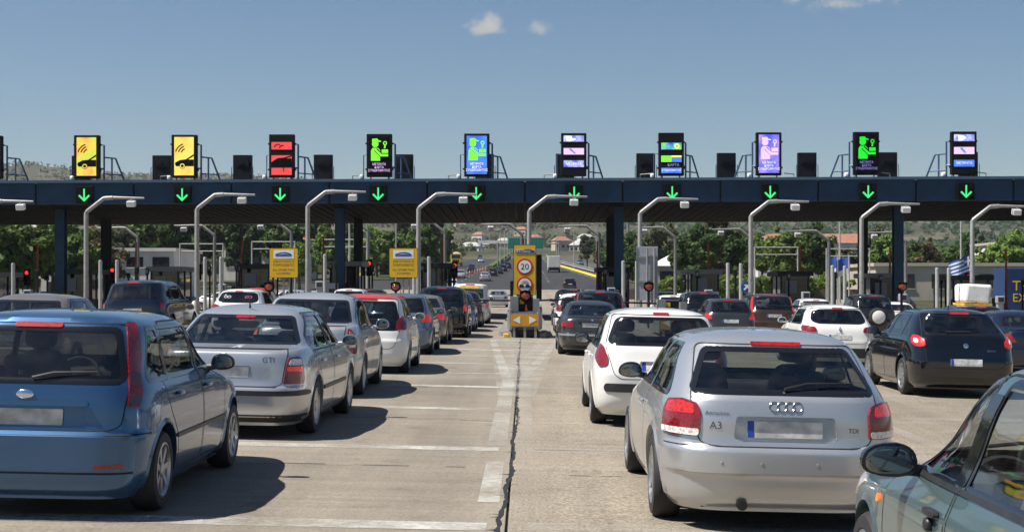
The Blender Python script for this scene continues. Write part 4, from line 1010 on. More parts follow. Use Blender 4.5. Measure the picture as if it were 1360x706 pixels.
for k in range(-7, 7):
    sl = -.022 if k >= -2 else .03
    if sl not in slabs:
        g = .010; b = MB().bbox(-2.5+g, 2.5-g, -2.4+g, 2.4-g, -.10, 0, .008); b.v = [(x, y, z+sl*x) for x, y, z in b.v]; slabs[sl] = b.mesh('concrete_slab')
    for j in range(len(JY)-1):
        xc = X0+5*k+2.5; yc_ = (JY[j]+JY[j+1])/2
        obj('concrete_slab', slabs[sl], 'paving' if k < 0 else 'paving_rough', pav, (xc, yc_, gz(xc, 20)))
# the tarred centre joint: ragged sealant with side cracks
def ragged(x0, y0, y1, w, seed, step=.12):
    rnd = random.Random(seed); mb = MB(); vs = []; yy = y0; x = 0
    while yy < y1:
        x += rnd.uniform(-.011, .011); x *= .95; ww = w*rnd.uniform(.45, 1.2)
        vs += [(x0+x-ww, yy), (x0+x+ww*rnd.uniform(.6, 1.3), yy)]
        if rnd.random() < .22:
            l = rnd.uniform(.04, .12); sgn = rnd.choice((-1, 1)); h = rnd.uniform(.006, .02)
            q = [(x0+x, yy-h), (x0+x+sgn*l, yy+rnd.uniform(-.03, .03)), (x0+x, yy+h)]
            if sgn < 0: q.reverse()
            mb.add([(a, b, gz(a, b)+.005) for a, b in q], [(0, 1, 2)])
        yy += step*rnd.uniform(.6, 1.4)
    n = len(vs)//2
    mb.add([(a, b, gz(a, b)+.004) for a, b in vs], [(2*i, 2*i+1, 2*i+3, 2*i+2) for i in range(n-1)])
    return mb
tag(obj('joint_sealant', ragged(X0, 5, 46, .022, 3), 'tar', pav), kind='stuff')
for i, (jx0, jx1, jy) in enumerate(((-4.6, -.3, 13.35), (.4, 3.2, 12.9), (.1, 2.4, 14.9), (5.2, 9.0, 17.6), (-3.6, -.4, 17.95), (.2, 4, 23.0))):
    rnd = random.Random(i); mb = MB(); x = jx0
    while x < jx1:
        l = rnd.uniform(.15, .5); w = rnd.uniform(.003, .011); y_ = jy+rnd.uniform(-.012, .012)
        mb.add([(x, y_-w, gz(x, y_)+.004), (x+l, y_-w, gz(x+l, y_)+.004), (x+l, y_+w, gz(x+l, y_)+.004), (x, y_+w, gz(x, y_)+.004)], [(0, 1, 2, 3)]); x += l+rnd.choice((0, .1, .35))
    tag(obj('joint_sealant', mb, 'tar', pav), kind='stuff')
# painted rumble bars and lane line
def marking(mb, mat): return obj('road_marking', mb, mat, pav)
for yb in (10.05, 14.85, 19.65, 24.0, 27.7, 31.2, 34.6, 38.0, 41.2):
    marking(strip(-5.0, -.27, yb-.16, yb+.16, .004), 'road_paint'); marking(strip(.02, 4.6, yb-.2, yb+.2, .004), 'road_paint_worn')
    marking(strip(-10.0, -5.3, yb-.16, yb+.16, .004), 'road_paint'); marking(strip(5.2, 9.7, yb-.2, yb+.2, .004), 'road_paint_worn')
marking(strip(-.37, -.20, 11.2, 13.8, .004), 'road_paint'); marking(strip(-.40, -.19, 15.2, 31, .005), 'road_paint_mid'); marking(strip(-.09, .10, 16, 31, .005), 'road_paint_worn')
marking(MB().add([(x, y, gz(x, y)+.0105) for x, y in ((-.42, 22), (.16, 22), (1.05, 46.5), (-1.1, 46.5))], [(0, 1, 2, 3)]), 'road_paint_worn')
def diag(xa, ya, xb, yb, w, mat):
    marking(MB().add([(x, y, gz(x, y)+.0065) for x, y in ((xa-w, ya), (xa+w, ya), (xb+w, yb), (xb-w, yb))], [(0, 1, 2, 3)]), mat)
diag(-.25, 24, -1.0, 45, .10, 'road_paint'); diag(-.05, 26, 1.0, 45, .09, 'road_paint_mid'); diag(-.18, 30, -.62, 46, .07, 'road_paint_worn'); diag(-.08, 30, .55, 46, .10, 'road_paint_worn')
for i in range(14):
    yb = 34+i*.95; w = (yb-24)*.04; marking(strip(-w-.1, w, yb-.14, yb+.14, .0085), 'road_paint_worn')
for k in (-2, 1, 2):
    marking(strip(X0+5*k-.3, X0+5*k-.1, 8, 45, .005), 'road_paint_worn')

# ------------------------------------------------------------------ road beyond
def roadsheet(xa, xb, y0, y1, h, n=40):
    mb = MB(); ys_ = [y0+(y1-y0)*(i/n)**1.6 for i in range(n+1)]
    f = lambda v, y: v(y) if callable(v) else v
    mb.add([(f(v, y), y, gz(f(v, y), y)+h) for y in ys_ for v in (xa, xb)], [(2*i, 2*i+1, 2*i+3, 2*i+2) for i in range(n)]); return mb
def redge(y): return 7.2+max(0, (390-y)*.033)
rd = tag(obj('road', roadsheet(lambda y: -34+16*smooth01(181, 260, y), lambda y: redge(y)+.2, 181, 760, .03), 'asphalt'), kind='structure')
tag(obj('side_road', roadsheet(lambda y: redge(y)+3, lambda y: redge(y)+11, 190, 640, .02), 'asphalt_old'), kind='structure')
for yy in range(215, 560, 14):
    for xx in (.3, 3.6, -9.6, -12.9): obj('road_marking', roadsheet(xx-.08, xx+.08, yy, yy+5, .04, 2), 'road_paint', rd)
obj('road_marking', roadsheet(lambda y: redge(y)-.9, lambda y: redge(y)-.7, 200, 700, .04), 'road_paint', rd)

# ------------------------------------------------------------------ the toll canopy
CY, CB = 72.7, 88.6                                       # front and back edge
def cz(x): return .0042*x
def skew(mb):
    mb.v = [(x, y, z+cz(x)) for x, y, z in mb.v]; return mb
can = thing('toll_canopy', 'long navy blue toll plaza canopy spanning all the lanes', 'canopy', (0, CY, 0))
ZB, ZT, ZR = 6.02, 7.10, 5.70
def rel(mb): mb.v = [(x, y-CY, z) for x, y, z in mb.v]; return mb
for k in range(-8, 8):
    a, b = 5*k+.045, 5*k+4.955
    p = MB().prism([(CY, ZT), (CY+.10, ZT), (CY+.16, ZB), (CY+.06, ZB)], a, b, 'x')
    obj('fascia_panel', rel(skew(p)), 'navy_steel', can)
    if k % 1 == 0: obj('fascia_joint', rel(skew(MB().box(b-.03, b+.12, CY+.13, CY+.22, ZB, ZT-.02))), 'seam', can)
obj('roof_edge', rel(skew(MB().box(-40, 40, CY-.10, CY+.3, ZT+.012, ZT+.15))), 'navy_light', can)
obj('roof_deck', rel(skew(MB().box(-40, 40, CY+.31, CB, ZT-.2, ZT-.02))), 'dark_steel', can)
obj('rear_fascia', rel(skew(MB().box(-40, 40, CB, CB+.2, ZR, ZT))), 'navy_steel', can)
sl = MB().add([(0, 0, ZB), (.44, 0, ZB), (.44, CB-CY-.2, ZR), (0, CB-CY-.2, ZR), (.06, 0, ZB+.12), (.38, 0, ZB+.12), (.38, CB-CY-.2, ZR+.12), (.06, CB-CY-.2, ZR+.12)], [(0, 3, 2, 1), (4, 5, 6, 7), (0, 1, 5, 4), (1, 2, 6, 5), (2, 3, 7, 6), (3, 0, 4, 7)]).mesh('soffit_slat')
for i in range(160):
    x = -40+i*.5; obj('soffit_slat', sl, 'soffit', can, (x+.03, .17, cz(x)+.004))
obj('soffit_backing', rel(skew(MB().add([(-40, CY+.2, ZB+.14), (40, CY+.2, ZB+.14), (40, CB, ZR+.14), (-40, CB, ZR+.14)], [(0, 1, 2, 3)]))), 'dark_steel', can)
def hcol(w, d, z0, z1):
    t = .05; mb = MB(); mb.box(-w, w, -d, -d+t, z0, z1); mb.box(-w, w, d-t, d, z0, z1); mb.box(-t/2, t/2, -d+t, d-t, z0, z1); mb.box(-w-.1, w+.1, -d-.1, d+.1, z0, z0+.05); return mb
cm = hcol(.24, .30, -.6, 6.1).mesh('column')
for x in (-25, -10, 5, 20):
    obj('column', cm, 'navy_steel', can, (x+.06, 76.5-CY, cz(x)-.0)); obj('column', cm, 'dark_steel', can, (x+.1, 84.6-CY, cz(x)-.25))
# lane arrows on the fascia
S26 = 26.0
bx = MB().bbox(-.44, .44, -.16, .0, -.42, .42, .02).mesh('signal_box')
ar = MB().prism([(-.04, .30), (.04, .30), (.04, -.19), (.23, .0), (.30, -.06), (0, -.36), (-.30, -.06), (-.23, 0), (-.04, -.19)], -.185, -.172).mesh('arrow')
for i in range(10):
    x = -22.5+5*i+.02
    t = thing('lane_arrow_signal', 'lit green down arrow on the blue canopy edge, %s from the left' % ORD[i+1], 'lane signal', (x, CY+.02, 6.50+cz(x)), group='green lane arrows on the canopy')
    obj('signal_box', bx, 'led_black', t); obj('arrow', ar, 'led_green', t)

# ------------------------------------------------------------------ LED panels on the roof
def disc_poly(cx, cz_, r, n=16): return [(cx+r*math.cos(2*math.pi*k/n), cz_+r*math.sin(2*math.pi*k/n)) for k in range(n)]
def flat(poly, y, dy=.006): return MB().prism(poly, y, y+dy)
def thick_arc(cx, cz_, r, a0, a1, w, n=8):
    o = [(cx+(r+w/2)*math.cos(R_(a0+(a1-a0)*k/n)), cz_+(r+w/2)*math.sin(R_(a0+(a1-a0)*k/n))) for k in range(n+1)]
    return o+[(cx+(r-w/2)*math.cos(R_(a0+(a1-a0)*k/n)), cz_+(r-w/2)*math.sin(R_(a0+(a1-a0)*k/n))) for k in range(n, -1, -1)]
PW, PH = .59, 1.05                                        # panel half size
FY = -.20
casing_m = MB().bbox(-PW-.06, PW+.06, -.18, .14, -PH-.05, PH+.05, .03).mesh('casing')
def person_sign(t, bgm, pm, tm, text=True):
    obj('screen', MB().box(-.52, .52, FY+.006, FY+.015, -.98, .98), bgm, t)
    obj('pictogram_head', flat(disc_poly(-.20, .58, .17), FY-.006), pm, t); obj('pictogram_cap', flat([(-.36, .68), (-.36, .84), (-.10, .86), (-.02, .76), (.10, .74), (.10, .69)], FY-.014), pm, t)
    obj('pictogram_body', flat([(-.42, -.28), (-.42, .24), (-.33, .38), (-.06, .38), (.05, .26), (.05, -.28)], FY-.006), pm, t)
    obj('pictogram_arm', flat([(-.22, .24), (-.14, .31), (.12, .07), (.46, .07), (.46, -.06), (.08, -.06)], FY-.022), pm, t)
    obj('pictogram_arm_edge', flat([(-.26, .22), (-.10, .36), (.14, .11), (.14, .05), (.06, -.10), (.02, -.04)], FY-.014), bgm, t)
    obj('pictogram_note', flat([(.13, .12), (.46, .12), (.46, .30), (.13, .30)], FY-.006), pm, t)
    obj('pictogram_key', flat(thick_arc(.30, .62, .08, 0, 359, .05, 14), FY-.006), pm, t); obj('pictogram_key_shaft', flat([(.24, .36), (.32, .36), (.34, .56), (.27, .56)], FY-.006), pm, t)
    if text:
        for j, s in enumerate(('ΜΕΤΡΗΤΑ', 'ΚΑΡΤΑ', 'ΣΥΝΔΡΟΜΗΤΗΣ')): obj('lettering', text_mb(s, .17, 0, FY-.004, -.46-.16*j, sx=.85), tm, t)
def car_sign(t, bgm):
    obj('screen', MB().box(-.50, .50, FY+.006, FY+.015, -.98, .98), bgm, t)
    obj('pictogram_car', flat([(-.46, -.42), (-.44, -.32), (-.20, -.20), (.10, -.16), (.50, .10), (.50, .0), (.22, -.17), (.50, -.17), (.50, -.52), (-.40, -.52)], FY-.006), 'led_black', t)
    obj('pictogram_wheel', flat(disc_poly(-.08, -.50, .15), FY-.014), 'led_black', t); obj('pictogram_tyre', flat(thick_arc(-.08, -.50, .10, 0, 359, .045, 18), FY-.022), bgm, t)
    for q in range(3): obj('pictogram_wave', flat(thick_arc(.12+.0*q, .12-.02*q, .26+.15*q, 108, 165, .06), FY-.006), 'led_black', t)
def band(t, z0, z1, m): obj('screen_band', MB().box(-.52, .52, FY, FY+.015, z0, z1), m, t)
SIGNS = ['amber pass lane sign with a black car, leftmost of the roof signs', 'yellow pass lane sign with a black car, second of the roof signs', 'red banded sign with black gaps on the canopy roof',
         'black sign with a lime green attendant, fourth of the roof signs', 'blue sign with a lime green attendant on the canopy roof', 'sign showing three bright blue and white bands between black ones',
         'sign showing broken blue, green and yellow bands', 'blue sign with a pink and white attendant on the canopy roof', 'black sign with a plain green attendant, second of the roof signs from the right', 'rightmost roof sign with broken white and blue bands']
def frame_side(t, sg):
    """open steel support frame beside a panel"""
    f = MB(); r = .048
    f.tube([(sg*.78, .25, -1.25), (sg*.78, .25, .62), (sg*.62, .1, .62)], r, 6); f.tube([(sg*.62, .1, -.60), (sg*.78, .25, -.60)], r, 6)
    f.tube([(sg*.78, .3, .0), (sg*1.18, .9, .0), (sg*1.62, 1.2, -1.30)], r, 6); f.tube([(sg*1.05, .7, .02), (sg*1.05, .7, -1.30)], r, 6); f.tube([(sg*.78, .3, -.85), (sg*1.45, 1.1, -.85)], r*.7, 6)
    obj('brace', MB().tube([(-sg*.66, .3, -1.3), (-sg*1.05, .8, -1.3), (-sg*.66, .3, -.55)], r*.8, 6), 'steel_blue', t); obj('rail', MB().tube([(-sg*.9, .4, -.95), (-sg*1.5, 1.0, -.95), (-sg*1.5, 1.0, -1.35)], r*.6, 6), 'galvanised', t)
    obj('support_frame', f, 'steel_blue', t)
for i in range(-1, 10):
    x = -22.5+5*i+.02+(-.03 if i > 4 else .0); z = 8.47+cz(x)
    t = thing('lane_sign', SIGNS[i] if i >= 0 else 'roof sign cut by the left edge with only its blue frame showing', 'LED sign', (x+.02, CY+.35, z), group='LED lane signs on the canopy roof')
    obj('casing', casing_m, 'led_off', t)
    lp = MB(); 
    for sx in (-.45, .45): lp.tube([(sx, .1, -PH), (sx, .1, -1.36)], .035, 6); lp.tube([(sx, .1, -PH), (sx*1.35, .7, -1.36)], .022, 6)
    obj('leg_frame', lp, 'steel_blue', t)
    br = None
    for sx in (-PW-.09, PW+.09):
        for zz in (-.7, .62): obj('bracket', MB().sq((sx, -.02, zz), (.05, .07, .05), .6, .6, 6, 8), 'dark_steel', t)
    if i in (2, 3, 4, 5, 6): frame_side(t, 1); obj('side_post', MB().tube([(-.85, .3, -1.3), (-.85, .3, .05), (-.62, .1, .05)], .028, 6), 'steel_blue', t)
    else: frame_side(t, 1 if i < 5 else -1)
    obj('camera_pod', MB().sq((-.95 if i > 1 else -.85, .2, -1.08), (.10, .16, .12), .6, .6, 8, 10), 'sign_white', t)
    if i <= 0: car_sign(t, 'led_amber')
    elif i == 1: car_sign(t, 'led_yellow')
    elif i == 2:
        band(t, .32, .70, 'led_red'); band(t, -.32, .02, 'led_red'); band(t, -.98, -.62, 'led_red')
        obj('pictogram_wave', flat(thick_arc(-.18, .38, .20, 60, 165, .05), FY-.008), 'led_black', t); obj('pictogram_wave', flat(thick_arc(.05, .36, .16, 70, 170, .05), FY-.008), 'led_black', t)
        obj('pictogram_car', flat([(-.52, -.33), (-.20, -.12), (.10, -.10), (.52, .03), (.52, -.04), (.24, -.13), (.52, -.14), (.52, -.33)], FY-.008), 'led_black', t)
        obj('pictogram_mast', flat([(.08, -.80), (.12, -.80), (.12, -.60), (.08, -.60)], FY-.008), 'led_black', t)
    elif i == 3: person_sign(t, 'led_black', 'led_lime', 'led_pink')
    elif i == 4: person_sign(t, 'led_blue', 'led_lime', 'led_white')
    elif i == 5:
        band(t, .66, .97, 'led_blue_white'); band(t, .0, .33, 'led_pink'); band(t, -.64, -.30, 'led_blue_white')
        obj('pictogram_cap', flat([(-.40, .70), (-.40, .95), (-.1, .95), (-.1, .85), (.1, .82), (.1, .76), (-.1, .70)], FY-.008), 'led_white', t); obj('pictogram_arm', flat([(-.25, .28), (-.16, .32), (.12, .05), (.04, .03)], FY-.008), 'led_blue', t)
        obj('lettering', text_mb('ΜΕΤΡΗΤΑ', .17, 0, FY-.006, -.48), 'led_white', t)
    elif i == 6:
        band(t, .24, .58, 'led_mixed'); band(t, -.40, -.08, 'led_lime'); band(t, -.97, -.70, 'led_blue')
        obj('pictogram_note', flat([(.0, -.40), (.52, -.40), (.52, -.16), (.0, -.16)], FY-.008), 'led_blue', t); obj('pictogram_key', flat(thick_arc(.28, .41, .10, 0, 359, .05, 14), FY-.008), 'led_yellow_flat', t)
        obj('pictogram_stripe', flat([(.0, -.14), (.52, -.14), (.52, -.08), (.0, -.08)], FY-.008), 'led_yellow_flat', t)
        obj('lettering', text_mb('ΚΑΡΤΑ', .18, .1, FY-.004, -.56), 'led_violet', t); obj('lettering', text_mb('ΣΥΝΔΡΟΜΗΤΗΣ', .15, 0, FY-.008, -.83, sx=.85), 'led_white', t)
    elif i == 7: person_sign(t, 'led_blue_pink', 'led_pink', 'led_white')
    elif i == 8: person_sign(t, 'led_black', 'led_pure_green', 'led_violet')
    else:
        band(t, .60, .95, 'led_blue_white'); band(t, -.06, .30, 'led_pink'); band(t, -.70, -.36, 'led_blue')
        obj('pictogram_cap', flat([(-.30, .64), (-.30, .90), (-.05, .90), (.1, .80), (.1, .74), (-.1, .64)], FY-.008), 'led_white', t); obj('pictogram_arm', flat([(-.22, .24), (-.12, .28), (.12, .02), (.02, -.02)], FY-.008), 'led_blue', t); obj('lettering', text_mb('ΜΕΤΡΗΤΑ', .17, 0, FY-.006, -.52), 'led_white', t)
# cabinets of the signs that face the other way, on the back edge
cb = MB().bbox(-.58, .58, 0, .35, -1.0, 1.0, .03); cb.box(-.40, .40, -.04, 0, .30, .78); cb.box(-.25, .05, -.10, -.041, .40, .62); cb.box(-.45, .45, -.03, 0, -.8, -.15); cbm = cb.mesh('cabinet')
for j, k in enumerate(range(-6, 6)):
    x = 5*k+2.5; z = 8.95+cz(x)
    t = thing('sign_cabinet', 'dark back of a roof sign facing the other way, %s from the left' % ORD[j+1], 'sign', (x, CB-.5, z), group='backs of the roof signs facing away')
    obj('cabinet', cbm, 'dark_steel', t)
    f = MB(); r = .025
    f.tube([(-.95, -.2, -1.6), (-.95, -.2, -.62), (.95, -.2, -.62), (.95, -.2, -1.6)], r, 6); f.tube([(-.66, 0, -1.5), (-.66, 0, .25), (-.5, .05, .25)], r, 6); f.tube([(.66, 0, -1.5), (.66, 0, .25), (.5, .05, .25)], r, 6)
    for s in (-1, 1): f.tube([(s*.5, .15, -1), (s*.5, .15, -1.95)], .05, 6)
    obj('support_frame', f, 'steel_blue', t)
    obj('handrail', MB().tube([(-1.25, -.3, -1.7), (-1.25, -.3, -.75), (-1.12, -.3, -.62), (1.12, -.3, -.62), (1.25, -.3, -.75), (1.25, -.3, -1.7)], .022, 6), 'galvanised', t)

# ------------------------------------------------------------------ islands, booths, posts
SP = lambda k: 697+0*k
isl_m = None
for k in range(-6, 7):
    x = 5*k; pts = [(-.9, 96), (-.9, 49.6), (-.72, 48.6), (-.3, 48.1), (.3, 48.1), (.72, 48.6), (.9, 49.6), (.9, 96)]
    lab = 'concrete toll island under the canopy, %s from the left' % ORD[k+7]
    t = thing('toll_island', lab, 'traffic island', (x, 48, gz(x, 60)), group='concrete toll islands between the lanes', tilt=math.atan(.022) if k > -3 else -math.atan(.03))
    obj('kerb', MB().prism([(a, b-48) for a, b in pts], -.15, .16, 'z'), 'kerb_concrete', t)
    obj('island_top', MB().prism([(a*.85, b-48+(.15 if b < 60 else -.1)) for a, b in pts], .163, .19, 'z'), 'kerb_concrete', t)
def booth_mesh():
    w = MB()
    w.bbox(-.80, .80, 0, 3.0, 0, 1.05, .02); 
    for a, b in ((-.80, -.70), (.70, .80)):
        for c in (0, 1.4, 2.9): w.box(a, b, c, c+.10, 1.05, 2.45)
    r = MB().bbox(-1.0, 1.0, -.25, 3.25, 2.45, 2.72, .03)
    return w.mesh('wall'), r.mesh('roof')
bw, br_ = booth_mesh()
pane_f = MB().box(-.69, .69, .02, .04, 1.06, 2.44).mesh('window'); pane_s = MB().box(-.01, .01, .11, 1.39, 1.06, 2.44).mesh('window'); pane_s2 = MB().box(-.01, .01, 1.51, 2.89, 1.06, 2.44).mesh('window')
glass('booth_glass', (.12, .13, .14))
gr = MB()
for q in range(5): gr.box(-.6, .6, -.03, -.005, .15+.16*q, .22+.16*q)
grm = gr.mesh('louvre'); eqm = MB().bbox(-.28, .28, 0, .5, 0, 1.5, .03); eqm.box(-.2, .2, -.03, 0, .8, 1.3); eqm = eqm.mesh('lane_cabinet')
BO = [k for k in range(-6, 7) if k != 0]
for j, k in enumerate(BO):
    x = 5*k; zz = gz(x, 80)+.19
    t = thing('toll_booth', 'dark grey toll booth on its island, %s from the left' % ORD[j+1], 'toll booth', (x, 79, zz), group='dark toll booths')
    obj('wall', bw, 'booth_grey', t); obj('roof', br_, 'booth_grey' if k % 2 else 'booth_light', t); obj('window', pane_f, 'booth_glass', t)
    for s in (-.75, .75): obj('window', pane_s, 'booth_glass', t, (s, 0, 0)); obj('window', pane_s2, 'booth_glass', t, (s, 0, 0))
    obj('louvre', grm, 'dark_steel', t); obj('desk', MB().bbox(-.6, .6, .8, 1.3, .75, 1.08, .02) if j == 0 else bpy.data.meshes['desk'], 'booth_light', t)
    obj('notice_board', MB().box(-.55, .10, -.05, -.035, 1.5, 2.2) if j == 0 else bpy.data.meshes['notice_board'], 'booth_light', t)
    c = tag(obj('payment_cabinet', eqm, 'booth_grey' if k % 2 else 'grey_panel', None, (x-.1, 74.5, zz)), 'upright payment cabinet ahead of the %s toll booth from the left' % ORD[j+1], 'machine', 'payment cabinets on the islands')
    obj('screen', MB().box(-.15, .15, -.045, -.032, .95, 1.2), 'pane_dark', c)
# tall guard posts in pairs
pm = MB().lathe([(.088, 0), (.088, 2.85), (.075, 2.9), (.0005, 2.91)], 16).mesh('post'); pb = MB().lathe([(.2, 0), (.2, .04), (.13, .05)], 16).mesh('base_plate')
n = 0
for k in range(-6, 7):
    for s in (-.34, .34):
        x = 5*k+s+.05; n += 1
        if k == 0: continue
        t = thing('guard_post', '%s white tall guard post of the pair on the %s toll island from the left' % ('left' if s < 0 else 'right', ORD[k+7]), 'post', (x, 68.0+(.4 if s > 0 else 0), gz(x, 68)+.16), group='tall white guard posts on the islands')
        obj('shaft', pm, 'white_post', t); obj('base_plate', pb, 'galvanised', t)
# floodlight masts
def mast_mesh(sg):
    p = [(0, 0, 0), (0, 0, 5.05), (sg*.06, 0, 5.14), (sg*.80, 0, 5.72), (sg*.92, 0, 5.75), (sg*2.62, 0, 5.72)]
    m = MB().tube(p, [.115, .10, .095, .085, .08, .05], 12); b = MB().lathe([(.2, 0), (.2, .3), (.13, .34)], 12)
    return m.mesh('mast', True), b.mesh('mast_base'), MB().tube([(sg*.8, 0, 5.715), (sg*1.2, 0, 5.745)], .10, 12).mesh('collar')
flood = MB(); flood.bbox(-.19, .19, -.14, .14, -.40, -.14, .03); flood.tube([(0, 0, -.15), (0, 0, .0)], .03, 6); fm = flood.mesh('floodlight')
fl_f = MB().box(-.15, .15, -.10, .10, -.413, -.402).mesh('lamp_glass')
def mast(k, y, sg, lab, grp, dx):
    x = 5*k+dx; z = gz(x, y)+.05; a, b, c = mast_mesh(sg) if (sg not in MAST) else MAST[sg]; MAST[sg] = (a, b, c)
    t = thing('floodlight_mast', lab, 'lamp post', (x, y, z), group=grp)
    obj('mast', a, 'galvanised', t); obj('mast_base', b, 'galvanised', t); obj('collar', c, 'galvanised', t)
    f = obj('floodlight', fm, 'sign_white', t, (sg*2.02, 0, 5.74), (.25, 0, 0)); obj('lamp_glass', fl_f, 'pane_dark', f)
MAST = {}
for k in range(-5, 5): mast(k, 64.2, 1, 'tall cranked floodlight mast with its arm to the right, %s from the left' % ORD[k+6], 'front row of floodlight masts', .2)
for j, k in enumerate(range(-5, 6)): mast(k, 92.6, -1, 'smaller looking floodlight mast behind the canopy, arm to the left, %s from the left' % ORD[j+1], 'back row of floodlight masts', -.2)
# raised barrier arms
for j, (px, lean) in enumerate(((51, 0), (181, .01), (316, .10), (430, 0), (558, 0), (588, 0), (695, 0), (793, 0), (940, 0), (1062, 0), (1180, .02), (1335, .0))):
    x = (px-697)/22.5; z = gz(x, 84)+.16
    t = thing('barrier', 'raised red barrier arm beside its cabinet, %s from the left' % ORD[j+1], 'barrier', (x, 84, z), group='raised red barrier arms')
    obj('cabinet', MB().bbox(-.17, .17, -.17, .17, 0, 1.0, .02) if j == 0 else bpy.data.meshes['cabinet.001'], 'barrier_red', t)
    obj('arm', MB().prism([(-.075, .85), (.075, .85), (.05+lean*3.3, 4.35), (-.05+lean*3.3, 4.35)], -.22, -.18), 'barrier_red', t)
    if j == 0: BC = None
# small red traffic lights
tl = MB().bbox(-.17, .17, -.12, .12, 2.05, 3.0, .03); tl.tube([(0, 0, 0), (0, 0, 2.1)], .05, 8); 
for zz in (2.8, 2.3): tl.tube([(0, -.12, zz+.02), (0, -.26, zz+.0)], .13, 10, False)
tlm = tl.mesh('housing'); ln = MB().lathe([(.0005, -.135), (.07, -.132), (.11, -.12)], 16, 'y', (0, 0, 2.78), False).mesh('red_lens'); ln2 = MB().lathe([(.0005, -.135), (.07, -.132), (.11, -.12)], 16, 'y', (0, 0, 2.28), False).mesh('green_lens')
for j, k in enumerate((-6, -5, -4, -2, -1, 5)):
    x = 5*k+.9; t = thing('traffic_light', 'small traffic light glowing red beside the barriers, %s from the left' % ORD[j+1], 'traffic light', (x, 83.2, gz(x, 83)+.1), group='red lane traffic lights')
    obj('housing', tlm, 'led_black', t); obj('red_lens', ln, 'signal_red', t); obj('green_lens', ln2, 'pane_dark', t)
# amber beacons at the island heads
bl = MB().lathe([(.0005, -.20), (.10, -.185), (.165, -.13), (.18, -.06)], 20, 'y', (0, 0, 0), False).mesh('lens'); bh = MB().lathe([(.19, -.06), (.235, -.05), (.25, 0), (.25, .06), (.18, .12), (.0005, .13)], 20, 'y', (0, 0, 0), False); bh.add([(-.25, -.12, .1), (.25, -.12, .1), (.2, -.2, .2), (-.2, -.2, .2), (0, -.12, .3)], [(0, 1, 2, 3)]); bh = bh.mesh('housing')
for j, k in enumerate((-2, -1, 0, 1, 3)):
    x = 5*k+(-.10 if k else .02); y = 56.2 if k else 48.9; z = (1.72 if k else 1.40)
    t = thing('warning_beacon', ['round amber beacon under the left yellow notice', 'round amber beacon under the right yellow notice', 'round amber beacon in front of the speed limit board', 'round amber beacon in front of the blank grey board', 'round amber beacon beyond the white hatchback at right'][j], 'beacon', (x, y, z), group='round amber beacons')
    for o_ in (obj('housing', bh, 'led_black', t), obj('lens', bl, 'beacon', t)): o_.scale = (.82, .82, .82)
    if k: obj('pole', MB().tube([(0, .05, -.2), (0, .05, gz(x, y)-z+.1)], .05, 8), 'dark_steel', t)
    else: obj('pole', MB().tube([(0, .05, -.2), (0, .35, -.35)], .04, 8), 'dark_steel', t)

# ------------------------------------------------------------------ boards
def notice(px, lab):
    x = (px-697)/32.0; y = 59.0; z = gz(x, y)+.16
    t = thing('notice_board', lab, 'sign', (x, y, z), group='yellow notices on the islands')
    zc = 2.56-z if False else 2.70-z; hw = .60; hh = .62
    for s in (-.12, .12): obj('pole', MB().tube([(s+.1, .08, 0), (s+.1, .08, zc)], .04, 8), 'galvanised', t)
    obj('rim', MB().prism(roundpoly([(-hw, zc-hh), (hw, zc-hh), (hw, zc+hh), (-hw, zc+hh)], .06), -.0, .03), 'sign_black', t)
    obj('panel', MB().prism(roundpoly([(-hw+.02, zc-hh+.02), (hw-.02, zc-hh+.02), (hw-.02, zc+hh-.02), (-hw+.02, zc+hh-.02)], .05), -.012, -.001), 'sign_yellow', t)
    obj('logo_field', MB().box(-.42, .42, -.018, -.0125, zc+.18, zc+.53), 'sign_white', t)
    obj('logo', flat([(-.34, zc+.28), (-.34, zc+.37), (-.15, zc+.43), (.05, zc+.45), (.25, zc+.41), (.35, zc+.33), (.30, zc+.28)], -.026), 'sign_blue', t)
    obj('logo_stroke', flat([(-.30, zc+.335), (-.02, zc+.39), (.28, zc+.34), (.0, zc+.365)], -.032, .004), 'sign_white', t)
    for j, (s, sz) in enumerate((('ΔΕΚΤΟΙ ΟΛΟΙ ΟΙ', .125), ('ΠΟΜΠΟΔΕΚΤΕΣ', .125), ('ALL OTHER TAGS', .125), ('ACCEPTED', .125))):
        obj('lettering', text_mb(s, sz, 0, -.0145, zc+.06-.15*j-(.05 if j > 1 else 0), sx=.92), 'text_ink', t)
notice(377, 'yellow notice with blue logo and four text lines, left of the two'); notice(536, 'yellow notice with blue logo and four text lines, right of the two')
t = thing('blank_board', 'blank grey board seen from behind on the island', 'sign', (5.07, 59, gz(5, 59)+.16), group=None)
z = gz(5, 59)+.16
obj('panel', MB().bbox(-.45, .45, 0, .04, 1.15-z, 3.38-z, .01), 'grey_panel', t); obj('rail', MB().box(-.40, .40, -.04, -.001, 2.9-z, 2.98-z), 'galvanised', t); obj('rail', MB().box(-.40, .40, -.04, -.001, 1.9-z, 1.98-z), 'galvanised', t)
for s in (-.0, .30): obj('pole', MB().tube([(s, -.08, 0), (s, -.08, 3.3-z)], .045, 8), 'galvanised', t)
obj('edge_flange', MB().box(-.455, -.43, -.03, -.001, 1.16-z, 3.37-z), 'galvanised', t)
